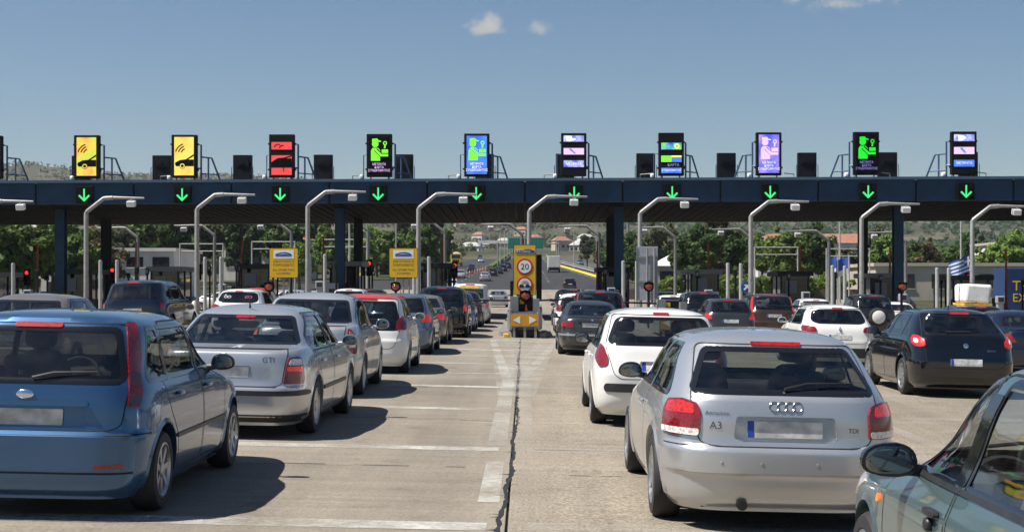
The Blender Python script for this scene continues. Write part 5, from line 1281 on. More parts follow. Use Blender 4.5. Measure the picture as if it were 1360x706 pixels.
# head of the middle island: crash cushion with the double arrow, speed board above
t = thing('speed_limit_board', 'tall yellow board with 20 speed limit and vehicle circle on middle island', 'sign', (0, 50.3, gz(0, 50)+.16))
z = .16; z0, z1 = 1.42-z, 3.20-z; hw = .40
obj('rim', MB().box(-hw, hw, 0, .05, z0, z1), 'sign_black', t); obj('panel', MB().box(-hw+.02, hw-.02, -.012, -.002, z0+.02, z1-.02), 'sign_yellow', t)
obj('side_box', MB().bbox(.41, .60, .05, .35, z0-.2, z1-.35, .02), 'dark_steel', t); obj('side_box', MB().bbox(-.52, -.41, .05, .30, z0-.4, z0+.5, .02), 'dark_steel', t)
obj('logo_field', MB().box(-.32, .32, -.018, -.0125, z1-.30, z1-.17), 'sign_white', t)
obj('logo', flat([(-.34, z1-.30), (.34, z1-.30), (.34, z1-.21), (.15, z1-.15), (-.1, z1-.19), (-.34, z1-.19)], -.028), 'sign_blue', t); obj('lettering', text_mb('ΝΕΑ ΟΔΟΣ', .11, -.08, -.031, z1-.245), 'sign_white', t)
for q, zc in enumerate((2.42-z, 1.78-z)):
    obj('circle_ring', MB().prism(disc_poly(0, zc, .29, 32), -.022, -.013), 'sign_red', t); obj('circle_field', MB().prism(disc_poly(0, zc, .225, 32), -.03, -.0225), 'sign_white', t)
    if q == 0: obj('number', text_mb('20', .30, 0, -.033, zc-.01), 'sign_black', t)
    else:
        for s in (-.11, .11): obj('vehicle_mark', flat([(s-.09, zc-.10), (s+.09, zc-.10), (s+.09, zc-.03), (s+.05, zc-.03), (s+.03, zc+.02), (s-.05, zc+.02), (s-.09, zc-.04)], -.04), 'sign_black', t)
        obj('marking_line', flat([(-.12, zc+.08), (.12, zc+.08), (.12, zc+.10), (-.12, zc+.10)], -.04), 'grey_panel', t); obj('marking_line', flat([(-.09, zc+.13), (.09, zc+.13), (.09, zc+.15), (-.09, zc+.15)], -.04), 'grey_panel', t)
for s in (-.24, .24): obj('pole', MB().tube([(s, .08, 0), (s, .08, z1-.1)], .05, 10), 'galvanised', t)
CUSH = {0: 'grey crash cushion with amber double arrow plate at the middle island head', 1: 'crash cushion with arrow plate seen through the white hatchback ahead of the silver ringed car', -1: 'crash cushion at the island head left of the middle one', 2: 'crash cushion at the island head beside the brown carrier'}
cush = t = thing('crash_cushion', CUSH[0], 'crash cushion', (0, 47.6, gz(0, 48)), group='crash cushions at the island heads')
sv = MB()
for s in (-1, 1):
    for q in range(3): sv.tube([(s*.40, .1+q*.35, .42), (s*(.44+.06*q), .35+.5*q, .72+.12*q), (s*(.46+.04*q), 2.2, 1.08)], .035, 6)
    sv.prism([(s*.44, 0.25), (s*.50, 0.25), (s*.62, 2.6), (s*.56, 2.6)][::s], .25, .95, 'z')
obj('side_rail', sv, 'galvanised', t)
obj('arrow_plate', MB().prism(roundpoly([(-.50, .36), (.50, .36), (.50, .83), (-.50, .83)], .04), -.02, .03), 'galvanised', t); obj('arrow_field', MB().prism(roundpoly([(-.46, .40), (.46, .40), (.46, .79), (-.46, .79)], .03), -.028, -.021), 'arrow_amber', t)
for s in (-1, 1): obj('arrow', flat([(s*.40, .60), (s*.15, .73), (s*.15, .47)][::s], -.036), 'sign_white', t)
for s in (-.36, 0, .36): obj('leg', MB().box(s-.04, s+.04, 0, .12, 0, .42), 'galvanised', t)
obj('base_block', MB().bbox(-.45, .45, .2, 2.4, .02, .30, .03), 'dark_steel', t)
hd = MB(); hd.box(-.50, -.22, .9, 1.6, .85, 1.38); hd.box(.28, .50, .9, 1.6, .85, 1.30); hd.box(-.22, .28, 1.4, 1.6, .85, 1.38); hd.box(-.50, .50, .9, 1.6, .80, .86)
obj('head_box', hd, 'booth_light', t); obj('head_recess', MB().box(-.21, .27, 1.36, 1.395, .87, 1.34), 'dark_steel', t); obj('hazard_label', MB().box(-.18, -.02, 1.34, 1.355, 1.12, 1.28), 'sign_yellow', t); obj('red_strap', MB().prism([(.0, .87), (.09, .87), (.07, 1.10), (.02, 1.10)], 1.30, 1.35), 'barrier_red', t)
for s in (-1, 1): obj('side_arm', MB().tube([(s*.45, 1.2, 1.24), (s*1.75, 1.2, 1.25 if s < 0 else 1.30)], .035, 6), 'dark_steel', t)
obj('foot_light', MB().bbox(-.72, -.52, .1, .5, 0, .14, .03), 'sign_yellow', t); obj('foot_light', MB().bbox(.52, .72, .1, .5, 0, .14, .03), 'kerb_concrete', t)

for k in (-1, 1, 2):
    c = cush.copy(); col.objects.link(c); c.location = (5*k, 47.6, gz(5*k, 48)); c.rotation_euler = (0, math.atan(.022), 0); c['label'] = CUSH[k]
    for ch in list(cush.children):
        d = ch.copy(); col.objects.link(d); d.parent = c

# ------------------------------------------------------------------ the queue
def C(kind, p, x, y, label, **k): return build_car(kind, p, x, y, label, **k)
GL, GR = 'cars queueing left of the middle island', 'cars queueing right of the middle island'
C('upright_hatch', 'paint_blue', -3.50, 9.85, 'metallic blue five door hatchback nearest the camera on the left', group=GL)
C('long_saloon', 'paint_silver', -3.24, 15.2, 'silver saloon with round green badge right ahead of the blue hatchback', yaw=1.5, group=GL)
C('tall_saloon', 'paint_silver_warm', -3.30, 20.9, 'tall silver saloon with amber and clear lamps ahead of the badge saloon', group=GL)
C('round_hatch', 'paint_white', -3.06, 26.8, 'small white hatchback with a red roof', group=GL)
C('plain_hatch', 'paint_steel_blue', -3.12, 34.4, 'blue grey hatchback just ahead of the red roofed car', group=GL, lit=True)
C('plain_saloon', 'paint_tan', -3.12, 40.7, 'grey beige saloon with bright red lamps behind the black off-roader', group=GL, lit=True)
C('off_roader', 'paint_black', -2.75, 46.2, 'black tall off-roader in the left queue near the middle island', group=GL, lit=True)
C('plain_hatch', 'paint_azure', -2.72, 52.6, 'bright blue hatchback half hidden ahead of the black off-roader', group=GL)
C('plain_hatch', 'paint_gunmetal', -2.62, 58.2, 'dark hatchback just behind the white van', group=GL)
C('panel_van', 'paint_white', -2.50, 64.0, 'white panel van with a yellow strip above its rear window', cat='van', group=GL, lit=True, name='van')
C('side_hatch', 'paint_green', 2.54, 3.85, 'grey green hatchback cut by the right edge, black mirror and window showing', group=GR)
C('sleek_hatch', 'paint_silver', 1.82, 9.95, 'silver three door hatchback with four rings in the right foreground', group=GR)
C('curvy_hatch', 'paint_white', 1.68, 17.4, 'white hatchback with black bumper strip ahead of the silver ringed car', group=GR)
C('sporty_saloon', 'paint_graphite', 1.69, 35.8, 'dark grey saloon beside the arrow plate of the middle island', group=GR)
C('family_carrier', 'paint_navy', 2.35, 44.6, 'dark blue people carrier ahead of the grey saloon', group=GR)
C('round_hatch', 'paint_white', 1.95, 53, 'white rounded hatchback partly hidden ahead of the blue people carrier', group=GR, override={'roof': 'paint_white'})
C('off_roader', 'paint_black', 2.1, 62, 'black off-roader closest to the canopy right of the middle island', group=GR)
G2 = 'cars queueing in the far right lanes'
C('round_tail_hatch', 'paint_black', 7.35, 23.7, 'black five door hatchback with round glowing tail lamps', yaw=1.2, group=G2, lit=True)
C('wide_hatch', 'paint_white', 7.22, 32.6, 'white hatchback with diamond badge and wide rear window', yaw=.5, group=G2)
C('plain_hatch', 'paint_graphite', 6.65, 46.0, 'grey hatchback with lit lamps left of the brown carrier', group=G2, lit=True)
C('family_carrier', 'paint_brown', 8.75, 50, 'brown people carrier with tall red tail lamps', yaw=-2, group=G2, lit=True)
C('off_roader', 'paint_black', 7.0, 55.6, 'black off-roader behind the grey hatchback at right centre', group=G2)
C('plain_hatch', 'paint_white', 7.1, 68, 'white hatchback seen above the white car roof near the grey board', group=G2)
C('plain_saloon', 'paint_navy', 11.3, 31.2, 'dark blue saloon at the right edge beyond the black hatchback', group=G2)
C('plain_hatch', 'paint_navy', 12.8, 39.5, 'dark car carrying a wrapped white load on its roof', group=G2)
C('spare_wheel_off_roader', 'paint_gunmetal', 13.3, 54.0, 'dark off-roader with a white spare wheel cover on its tail', group=G2)
C('plain_hatch', 'paint_white', 12.6, 61.2, 'low white hatchback behind the diamond badge car', group=G2)
C('plain_saloon', 'paint_white', 16.0, 60, 'white saloon just showing right of the spare wheel car', group=G2)
G3 = 'cars queueing in the far left lanes'
C('plain_saloon', 'paint_tan', -8.15, 22.2, 'brown grey saloon behind the blue hatchback at the left edge', group=G3, override={'rear_window': 'glass'})
C('off_roader', 'paint_navy', -10.35, 37.5, 'dark blue off-roader with sun glinting on its rear window', group=G3)
st = C('wide_hatch', 'paint_white', -9.05, 44.5, 'white hatchback with two round stickers on its rear window', group=G3)
sh = CARS['wide_hatch']['shell']
basic('sticker_white', (.5, .5, .55), .6); basic('sticker_pink', (.5, .06, .16), .6)
for u, m in ((-.34, 'sticker_white'), (.32, 'sticker_pink')):
    for s in (-.055, .055): obj('window_sticker', sh.torus('R', u+s, 1.18, .05, .012, 14), m, st)
C('plain_hatch', 'paint_white', -7.5, 60, 'white car roof showing ahead of the silver saloons', group=G3)
C('plain_hatch', 'paint_graphite', -7.35, 66.5, 'grey hatchback closest to the canopy in the second lane left', group=G3)
C('plain_hatch', 'paint_red', -11.2, 58, 'dark red hatchback low behind the stickered white car', group=G3)
C('plain_saloon', 'paint_silver', -2.25, 117, 'silver saloon that has just left the toll lane', z=gz(-2.2, 117))
# load on a roof
ld = MB().bbox(-.36, .36, -.55, .55, .02, .56, .07); ld.v = [(x+.03*math.sin(7*z+5*y), y, z+.02*math.sin(6*x+4*y)) for x, y, z in ld.v]
t = thing('roof_load', 'white wrapped bundle strapped on a car roof at right', 'luggage', (12.9, 41.0, gz(12.9, 41)+1.50), tilt=math.atan(.022))
obj('bundle', ld, 'wrap_sheet', t); obj('pallet', MB().box(-.39, .39, -.58, .58, -.03, .02), 'poster_yellow', t); obj('strap', MB().tube([(-.385, 0, 0), (-.385, 0, .59), (.385, 0, .59), (.385, 0, 0)], .012, 5), 'black_plastic', t)

# ------------------------------------------------------------------ traffic beyond the plaza
FG = 'far cars on the road beyond the toll'
def far(px, py, kind, p, label, facing=1):
    x, y = ground_px(px, py); build_car(kind, p, x, y, label, group=FG, z=gz(x, y)+.02, facing=facing)
far(757, 385, 'far_hatch', 'paint_black', 'black hatchback driving off right of the speed board')
far(644, 373.5, 'far_saloon', 'paint_silver', 'pale silver car at the tail of the far queue')
far(654, 367, 'far_hatch', 'paint_gunmetal', 'dark car second from the tail of the far queue'); far(662, 364, 'far_saloon', 'paint_graphite', 'dark grey car third in the far queue'); far(668, 361, 'far_hatch', 'paint_black', 'black car fourth in the far queue'); far(674, 357, 'far_hatch', 'paint_navy', 'dark blue car at the head of the far queue')
far(612, 369, 'far_saloon', 'paint_silver', 'grey saloon coming past the yellow lorry', -1); far(627, 360, 'far_hatch', 'paint_black', 'black car coming down the far carriageway', -1); far(639, 348.5, 'far_hatch', 'paint_silver', 'silver car far up the oncoming carriageway', -1); far(638, 344, 'far_hatch', 'paint_navy', 'dark car farthest up the oncoming carriageway', -1)
far(770, 352, 'far_hatch', 'paint_steel_blue', 'blue white car on the side road right of the guard rail', -1)
far(601, 386, 'far_hatch', 'paint_white', 'white car facing us behind the right yellow notice', -1)
def lorry(px, py, label, cab, body, facing, tank=False):
    x, y = ground_px(px, py); t = thing('lorry', label, 'lorry', (x, y, gz(x, y)+.02), 0 if facing > 0 else math.pi)
    if tank: obj('tank', MB().lathe([(.3, 0), (1.1, .1), (1.2, .4), (1.2, 7.5), (1.1, 7.8), (.3, 7.9)], 20, 'y', (0, 0, 2.15)).mesh('tank', True), body, t)
    else: obj('cargo_box', MB().bbox(-1.2, 1.2, 0, 6.2, 1.0, 3.3, .05), body, t); obj('rear_door', MB().box(-1.1, -.02, -.03, -.002, 1.1, 3.2), body, t); obj('rear_door', MB().box(.02, 1.1, -.03, -.002, 1.1, 3.2), body, t)
    y1 = 8.1 if tank else 6.4
    cb_ = MB().bbox(-1.2, 1.2, y1, y1+2.0, .55, 3.0, .12); obj('cab', cb_, cab, t); obj('windscreen', MB().box(-1.05, 1.05, y1+2.001, y1+2.03, 1.75, 2.65), 'pane_dark', t); obj('grille', MB().box(-.8, .8, y1+2.001, y1+2.03, .75, 1.45), 'black_plastic', t)
    obj('chassis', MB().box(-1.0, 1.0, .1, y1+1.6, .55, .95), 'dark_steel', t)
    ty, ri, bk = wheel_mesh(.48, 'seven')
    for s in (-1, 1):
        for yy in (1.2, 2.4, y1+1.0): w = obj('wheel', ty, 'rubber', t, (s*1.08, yy, .48), (0, 0, 0 if s > 0 else math.pi)); obj('rim', ri, 'alloy', w)
    for s in (-1, 1): obj('tail_lamp', MB().box(s*.95-.12, s*.95+.12, -.05, -.001, .8, .92), 'lens_red', t)
lorry(736, 362, 'white box lorry driving away right of the speed board', 'paint_white', 'tarp', 1); lorry(608, 353.5, 'yellow cab tanker lorry coming towards the toll', 'paint_yellow', 'tarp', -1, True)
# median barrier, guard rails, cones
def wallrun(name, label, xa, xb, y0, y1, w, h, mat, cat, n=24, cap=None):
    f = lambda y: xa+(xb-xa)*(y-y0)/(y1-y0); vs = []; fs = []
    for i in range(n+1):
        y = y0+(y1-y0)*i/n; x = f(y); z = gz(x, y)-.05
        vs += [(x-w, y, z), (x-w*.5, y, z+h), (x+w*.5, y, z+h), (x+w, y, z)]
    for i in range(n): fs += [(4*i+k, 4*i+k+1, 4*i+k+5, 4*i+k+4) for k in range(3)]
    fs += [(0, 1, 2, 3), (4*n+3, 4*n+2, 4*n+1, 4*n)]
    return tag(obj(name, MB().add(vs, fs), mat), label, cat)
wallrun('median_barrier', 'pale concrete barrier dividing the far carriageways', -6.1, -5.2, 262, 730, .3, .95, 'kerb_concrete', 'barrier'); wallrun('kerb', 'bright yellow kerb along the right side of the far road', redge(215)+.3, redge(390)+.3, 215, 390, .25, .35, 'kerb_yellow', 'kerb')
gr_ = thing('guard_rail', 'grey steel guard rail above the yellow kerb', 'guard rail', (7.9, 150, gz(7.9, 150)))
gx = lambda y: redge(y)+1.0
def rel2(mb, o): mb.v = [(a-o[0], b-o[1], c-o[2]) for a, b, c in mb.v]; return mb
o_ = (7.9, 150, gz(7.9, 150)); pts = [(gx(y), y, gz(gx(y), y)+.72) for y in range(200, 560, 10)]
obj('rail', rel2(MB().tube(pts, .14, 6), o_), 'steel_guard', gr_); obj('rail', rel2(MB().tube([(a, b, c+.45) for a, b, c in pts], .07, 6), o_), 'steel_guard', gr_)
gp = MB().box(-.05, .05, -.05, .05, 0, 1.2).mesh('rail_post')
for y in range(200, 560, 5): obj('rail_post', gp, 'steel_guard', gr_, (gx(y)-7.9, y-150, gz(7.9, y)-o_[2]))
hm = tag(obj('median_planting', wallrun('tmp_hedge', 'x', -6.6, -6.3, 275, 640, .9, 1.5, 'leaf_green', 'hedge').data, 'leaf_green'), 'green planting strip beside the far median barrier', 'hedge'); bpy.data.objects.remove(bpy.data.objects['tmp_hedge'])
cn = MB().lathe([(.22, 0), (.22, .04), (.10, .06), (.085, .9), (.0005, .92)], 10).mesh('body'); cw = MB().lathe([(.095, .40), (.09, .62)], 10, cap=False).mesh('band')
for i in range(14):
    f = i/13; px = 606+f*46; py = 370.5-f*13; x, y = ground_px(px, py)
    t = thing('traffic_cone', 'red and white traffic cone dividing the far lanes, %s from the left' % ORD[i+1], 'cone', (x, y, gz(x, y)+.02), group='red and white cones on the far road'); t.scale = (.8, .8, 1.15)
    obj('body', cn, 'cone_red', t); obj('band', cw, 'flag_white', t)
# overhead road sign
x, y = .2, 300; t = thing('overhead_sign', 'wide green overhead road sign behind the speed board', 'road sign', (x, y, gz(x, y)))
b0 = 9.55-gz(x, y); obj('panel', MB().box(-3.7, 3.7, 0, .1, b0, b0+2.7), 'sign_green', t)
for a, b, c, d in ((-3.62, 3.62, .08, .16), (-3.62, 3.62, 2.54, 2.62)): obj('border', MB().box(a, b, -.02, -.001, b0+c, b0+d), 'sign_white', t)
obj('divider', MB().box(-.3, -.22, -.02, -.001, b0+.17, b0+2.53), 'sign_white', t)
for s in (-1.9, 1.6): obj('arrow', MB().prism([(s-.1, b0+.9), (s+.1, b0+.9), (s+.1, b0+.6), (s+.3, b0+.6), (s, b0+.25), (s-.3, b0+.6), (s-.1, b0+.6)][::-1], -.02, -.001), 'sign_white', t)
for s in (-5.9, 7.0): obj('post', MB().tube([(s, .3, -.2), (s, .3, b0+1.6)], .16, 8), 'galvanised', t)
obj('beam', MB().tube([(-5.9, .3, b0+1.3), (7, .3, b0+1.3)], .14, 8), 'galvanised', t)
# distant lamp columns
lc = MB().tube([(0, 0, 0), (0, 0, 9), (.4, 0, 9.5), (1.6, 0, 9.7)], [.12, .08, .07, .05], 6).mesh('column'); lh = MB().bbox(1.3, 2.0, -.12, .12, 9.6, 9.78, .03).mesh('lamp_head')
LP = [(-18.5, 150), (-19, 210), (-19.5, 300), (-5.7, 330), (-5.6, 390), (-5.5, 450), (-5.4, 520), (-5.3, 600), (15.5, 215), (13.6, 270), (11.4, 330), (9.2, 410), (26, 200), (23, 270), (31, 140), (46, 150), (62, 145), (-55, 140), (-75, 160), (-38, 165)]
for i, (x, y) in enumerate(LP):
    t = thing('lamp_column', 'thin grey lamp column beyond the plaza, %s of those beyond the canopy' % ORD[i+1], 'lamp post', (x, y, terrain(x, y)), math.pi if x > 0 else 0, group='thin lamp columns beyond the toll')
    obj('column', lc, 'white_post', t); obj('lamp_head', lh, 'galvanised', t)
# overpass far up the road
x, y = -13, 640; z = gz(x, y)
t = thing('footbridge', 'pale bridge crossing far up the road', 'bridge', (x, y, z)); obj('deck', MB().box(-8, 8, -1, 1, 5.2, 6.6), 'plaster_white', t)
for s in (-6.5, 0, 6.5): obj('pier', MB().box(s-.4, s+.4, -.5, .5, -3, 5.19), 'plaster_grey', t)

# ------------------------------------------------------------------ buildings
def house(name, label, x, y, w, d, h, wallm, roofm=None, rows=1, cols=4, rz=0, flat_=False, zoff=0):
    t = thing(name, label, 'building', (x, y, terrain(x, y)+zoff), rz)
    obj('wall', MB().box(-w/2, w/2, 0, d, -3, h), wallm, t)
    if roofm and not flat_: 
        r = MB().add([(-w/2-.4, -.4, h+.005), (w/2+.4, -.4, h+.005), (w/2+.4, d+.4, h+.005), (-w/2-.4, d+.4, h+.005), (-w/2+d*.3, d/2, h+min(d, w)*.2), (w/2-d*.3, d/2, h+min(d, w)*.2)], [(0, 1, 5, 4), (1, 2, 5), (2, 3, 4, 5), (3, 0, 4), (0, 3, 2, 1)]); obj('roof', r, roofm, t)
    else: obj('roof', MB().box(-w/2-.25, w/2+.25, -.25, d+.25, h+.003, h+.35), roofm or wallm, t)
    for r_ in range(rows):
        for c in range(cols):
            xc = -w/2+w*(c+.5)/cols; ww = min(1.6, w/cols*.32); z0_ = r_*h/rows+h/rows*.35; z1_ = z0_+h/rows*.42
            o = obj('window', MB().box(xc-ww, xc+ww, -.05, -.003, z0_, z1_), 'pane_dark', t); obj('window_frame', MB().box(xc-ww-.1, xc+ww+.1, -.12, -.051, z0_-.12, z0_-.001), wallm, o)
    return t
house('office_block', 'long white two storey office block left behind the booths', -48, 150, 22, 12, 5.2, 'plaster_white', None, 2, 8)
house('shed', 'pale shed with a grey roof beyond the left booths', -66, 165, 13, 10, 8.0, 'plaster_grey', 'plaster_white', 1, 2)
house('house', 'low house with a tent shaped roof right of the grey board', 22, 190, 9, 9, 3.0, 'plaster_cream', 'tarp', 1, 3); house('warehouse', 'long pale low warehouse at the right beyond the booths', 52, 150, 30, 14, 3.6, 'plaster_cream', None, 1, 6)
house('warehouse', 'wide white warehouse with a flat roof at far right', 82, 190, 32, 20, 6.5, 'plaster_white', 'plaster_cream', 1, 5, flat_=True); house('house', 'house with an orange red roof among the right hand trees', 52, 250, 22, 9, 6.0, 'plaster_white', 'tile_red', 1, 5); house('house', 'small red roofed house left of the right column', 47, 210, 9, 8, 3.0, 'plaster_cream', 'tile_red', 1, 2)
house('house', 'house with a red roof near the left yellow notice', -42, 230, 14, 9, 6.5, 'plaster_white', 'tile_red', 1, 4); house('shed', 'yellow and brown stall left of the white office block', -49.5, 128, 5, 4, 4.2, 'sign_yellow', 'tile_red', 1, 1)
rnd = random.Random(11); wm = MB().box(-.5, .5, -.06, -.002, -.6, .6).mesh('window')
def far_house(i, x, y):
    w, d, h = rnd.uniform(6, 11), rnd.uniform(6, 9), rnd.choice((3.2, 3.5, 6, 6.5)); z = terrain(x, y)
    t = thing('hillside_house', '', 'house', (x, y, z-1), rnd.uniform(-.5, .5), group='small houses scattered on the hillside')
    obj('wall', MB().box(-w/2, w/2, 0, d, -4, h), rnd.choice(('plaster_white', 'plaster_cream', 'plaster_white')), t)
    obj('roof', MB().add([(-w/2-.4, -.4, h+.01), (w/2+.4, -.4, h+.01), (w/2+.4, d+.4, h+.01), (-w/2-.4, d+.4, h+.01), (-w/4, d/2, h+2.2), (w/4, d/2, h+2.2)], [(0, 1, 5, 4), (1, 2, 5), (2, 3, 4, 5), (3, 0, 4), (0, 3, 2, 1)]), rnd.choice(('tile_red', 'plaster_grey', 'plaster_cream')), t)
    for c in range(3): obj('window', wm, 'pane_dark', t, (-w/3+w/3*c, 0, h*.55), None, (1.4, 1, 1.2))
    return t
hs = []
HP = [(420, 297, 350), (395, 310, 380), (440, 300, 700), (510, 303, 620), (540, 300, 900), (552, 308, 700), (575, 299, 1000), (600, 305, 800), (612, 298, 1200), (622, 312, 700), (633, 303, 1000), (645, 309, 850), (655, 300, 1300), (668, 306, 900), (690, 301, 1100), (715, 306, 900), (735, 300, 1300), (748, 312, 700), (765, 318, 620), (780, 308, 900), (330, 300, 600), (250, 301, 700), (205, 299, 650), (1010, 318, 700), (890, 320, 620), (1240, 322, 500), (1095, 325, 480)]
for i, (px, py, y) in enumerate(HP):
    t = far_house(i, (px-697)/1889*y, y); hs.append(t)
hs.sort(key=lambda o: o.location.x/o.location.y)
for i, o in enumerate(hs): o['label'] = 'small pale house on the far hillside, number %s counting from the left' % (('twenty '+ORD[i+1-20]) if i+1 > 20 else ORD[i+1])
# container lorry behind the right-hand booths
t = thing('container', 'blue shipping container with yellow letters at the right edge', 'container', (37.0, 96, gz(36, 96)))
obj('box', MB().bbox(-4.6, 6, 0, 2.4, .9, 3.75, .04), 'container_blue', t); obj('lettering', text_mb('TR', .95, -4.1, -.012, 2.55, 'LEFT'), 'lettering_yellow', t); obj('lettering', text_mb('EX', .80, -4.1, -.012, 1.75, 'LEFT'), 'lettering_yellow', t)
rb = MB().box(-.06, .06, -.03, .01, .95, 3.7).mesh('corrugation')
for i in range(14): 
    if i >= 5: obj('corrugation', rb, 'container_blue', t, (-4.4+i*.7, 0, 0))
obj('chassis', MB().box(-4.4, 5.8, .3, 2.1, .45, .88), 'dark_steel', t); ty, ri, bk = wheel_mesh(.48, 'seven')
for xx in (-3.6, -2.4, 4): w = obj('wheel', ty, 'rubber', t, (xx, .25, .48), (0, 0, -math.pi/2)); obj('rim', ri, 'alloy', w)
# flags
def flag(x, y, label, greek):
    t = thing('flag', label, 'flag', (x, y, terrain(x, y))); h = 5.2 if greek else 4.6
    obj('pole', MB().tube([(0, 0, 0), (0, 0, h)], .05, 6), 'white_post', t)
    def cloth(z0, z1, x0, x1, m, dy=0):
        n = 8; v = []
        for i in range(n+1):
            a = x0+(x1-x0)*i/n
            for zz in (z0, z1): v.append((-a, .12*math.sin(4*a)+dy, h-1.5+zz-.35*a))
        obj('cloth', MB().add(v, [(2*i, 2*i+1, 2*i+3, 2*i+2) for i in range(n)]), m, t)
    if greek:
        for q in range(9): cloth(1.4*q/9, 1.4*(q+1)/9, .75 if q > 3 else .04, 2.0, 'flag_blue' if q % 2 == 0 else 'flag_white')
        cloth(1.4*4/9, 1.4, .04, .75, 'flag_blue'); cloth(1.0-.09, 1.0+.09, .04, .75, 'flag_white', -.02); cloth(.64, 1.38, .32, .48, 'flag_white', -.03)
    else: cloth(.2, 1.4, .04, .9, 'flag_blue'); cloth(.2, .6, .1, .9, 'flag_white', -.02)
flag(37.2, 118, 'blue and white striped flag with a cross at right', True); flag(22.0, 100, 'furled blue and white flag, left of a pair', False); flag(22.8, 100, 'furled blue and white flag, right of a pair', False)

# vehicles parked beyond the booths and small clutter on the islands
PG = 'cars parked beyond the booths'
for i, (x, y, k, p, lb) in enumerate(((14, 112, 'far_hatch', 'paint_white', 'white parked car seen between the middle right booths'), (18.5, 114, 'far_saloon', 'paint_white', 'second white parked car right of the middle booths'), (22.5, 110, 'far_hatch', 'paint_silver', 'silver parked car behind the right column'),
        (26.5, 113, 'far_saloon', 'paint_white', 'white parked saloon right of the right column'), (30.5, 111, 'far_hatch', 'paint_graphite', 'grey parked car left of the container'), (10.2, 116, 'far_hatch', 'paint_black', 'black parked car behind the grey board'),
        (-22, 112, 'far_hatch', 'paint_white', 'white parked car left beyond the booths'), (-27, 115, 'far_saloon', 'paint_tan', 'beige parked car left beyond the booths'), (-17, 113, 'far_hatch', 'paint_silver', 'silver parked car behind the left notice'), (-33, 110, 'far_hatch', 'paint_graphite', 'grey parked car at the far left'))):
    build_car(k, p, x, y, lb, yaw=90 if i % 2 else -90, group=PG, z=gz(x, y))
dp = MB().tube([(0, 0, 0), (0, 0, 2.3)], .055, 8); dp.bbox(-.10, .10, -.08, .08, 2.3, 2.62, .02); dpm = dp.mesh('pole')
cr = MB().bbox(-.16, .16, -.14, .14, 0, 1.25, .03); cr.bbox(-.20, .20, -.20, .16, 1.25, 1.62, .03); crm = cr.mesh('body')
ds = MB().lathe([(.0005, -.03), (.26, -.03), (.27, 0), (.26, .02), (.0005, .02)], 24, 'y', (0, 0, 1.75)).mesh('disc'); aw = MB().prism([(-.14, 1.86), (-.04, 1.76), (-.16, 1.66), (-.10, 1.60), (.02, 1.72), (.12, 1.60), (.14, 1.86)][::-1], -.042, -.032).mesh('arrow'); dpole = MB().tube([(0, .03, 0), (0, .03, 1.7)], .035, 8).mesh('pole')
hg = MB().tube([(-1.5, 0, 4.35), (1.5, 0, 4.35)], .04, 6); hgm = hg.mesh('crossbar'); hgl = MB().tube([(0, 0, 0), (0, 0, 4.9)], .05, 6).mesh('upright')
for k in range(-6, 7):
    if k == 0: continue
    x = 5*k; g = gz(x, 72)+.17; w_ = ORD[k+7]
    for q, (dx, y) in enumerate(((.55, 71.3), (-.6, 77.6), (.62, 87.5))):
        t = thing('sensor_pole', 'thin dark sensor pole, %s of three on the %s toll island from the left' % (ORD[q+1], w_), 'pole', (x+dx, y, g), group='dark sensor poles on the islands'); obj('pole', dpm, 'dark_steel', t)
        obj('sensor_head', MB().bbox(-.07, .07, -.14, -.081, 2.36, 2.56, .01) if (k == -6 and q == 0) else bpy.data.meshes['sensor_head'], 'booth_light' if q == 1 else 'dark_steel', t)
    t = thing('card_reader', 'waist high card reader pillar on the %s toll island from the left' % w_, 'machine', (x-.55, 73.2, g), group='card readers on the islands'); obj('body', crm, 'grey_panel', t); obj('screen', MB().box(-.14, .14, -.215, -.203, 1.32, 1.55) if k == -6 else bpy.data.meshes['reader_screen'], 'pane_dark', t)
    if k == -6: t.children[-1].data.name = 'reader_screen'
    if k in (2, 5):
        t = thing('keep_right_sign', 'round blue sign with white arrow on the %s toll island from the left' % w_, 'sign', (x+.3, 66.0, g), group='round blue arrow signs'); obj('disc', ds, 'sign_blue', t); obj('arrow', aw, 'sign_white', t); obj('pole', dpole, 'galvanised', t)
    if k in (-5, -4, -3, 3, 4):
        t = thing('height_gauge', 'thin white height gauge frame behind the %s toll island from the left' % w_, 'gauge', (x+2.5, 99.0, gz(x+2.5, 99)), group='thin height gauge frames'); obj('crossbar', hgm, 'white_post', t)
        for s in (-1.5, 1.5): obj('upright', hgl, 'white_post', t, (s, 0, 0))
        obj('crossbar', hgm, 'white_post', t, (0, 0, .5))

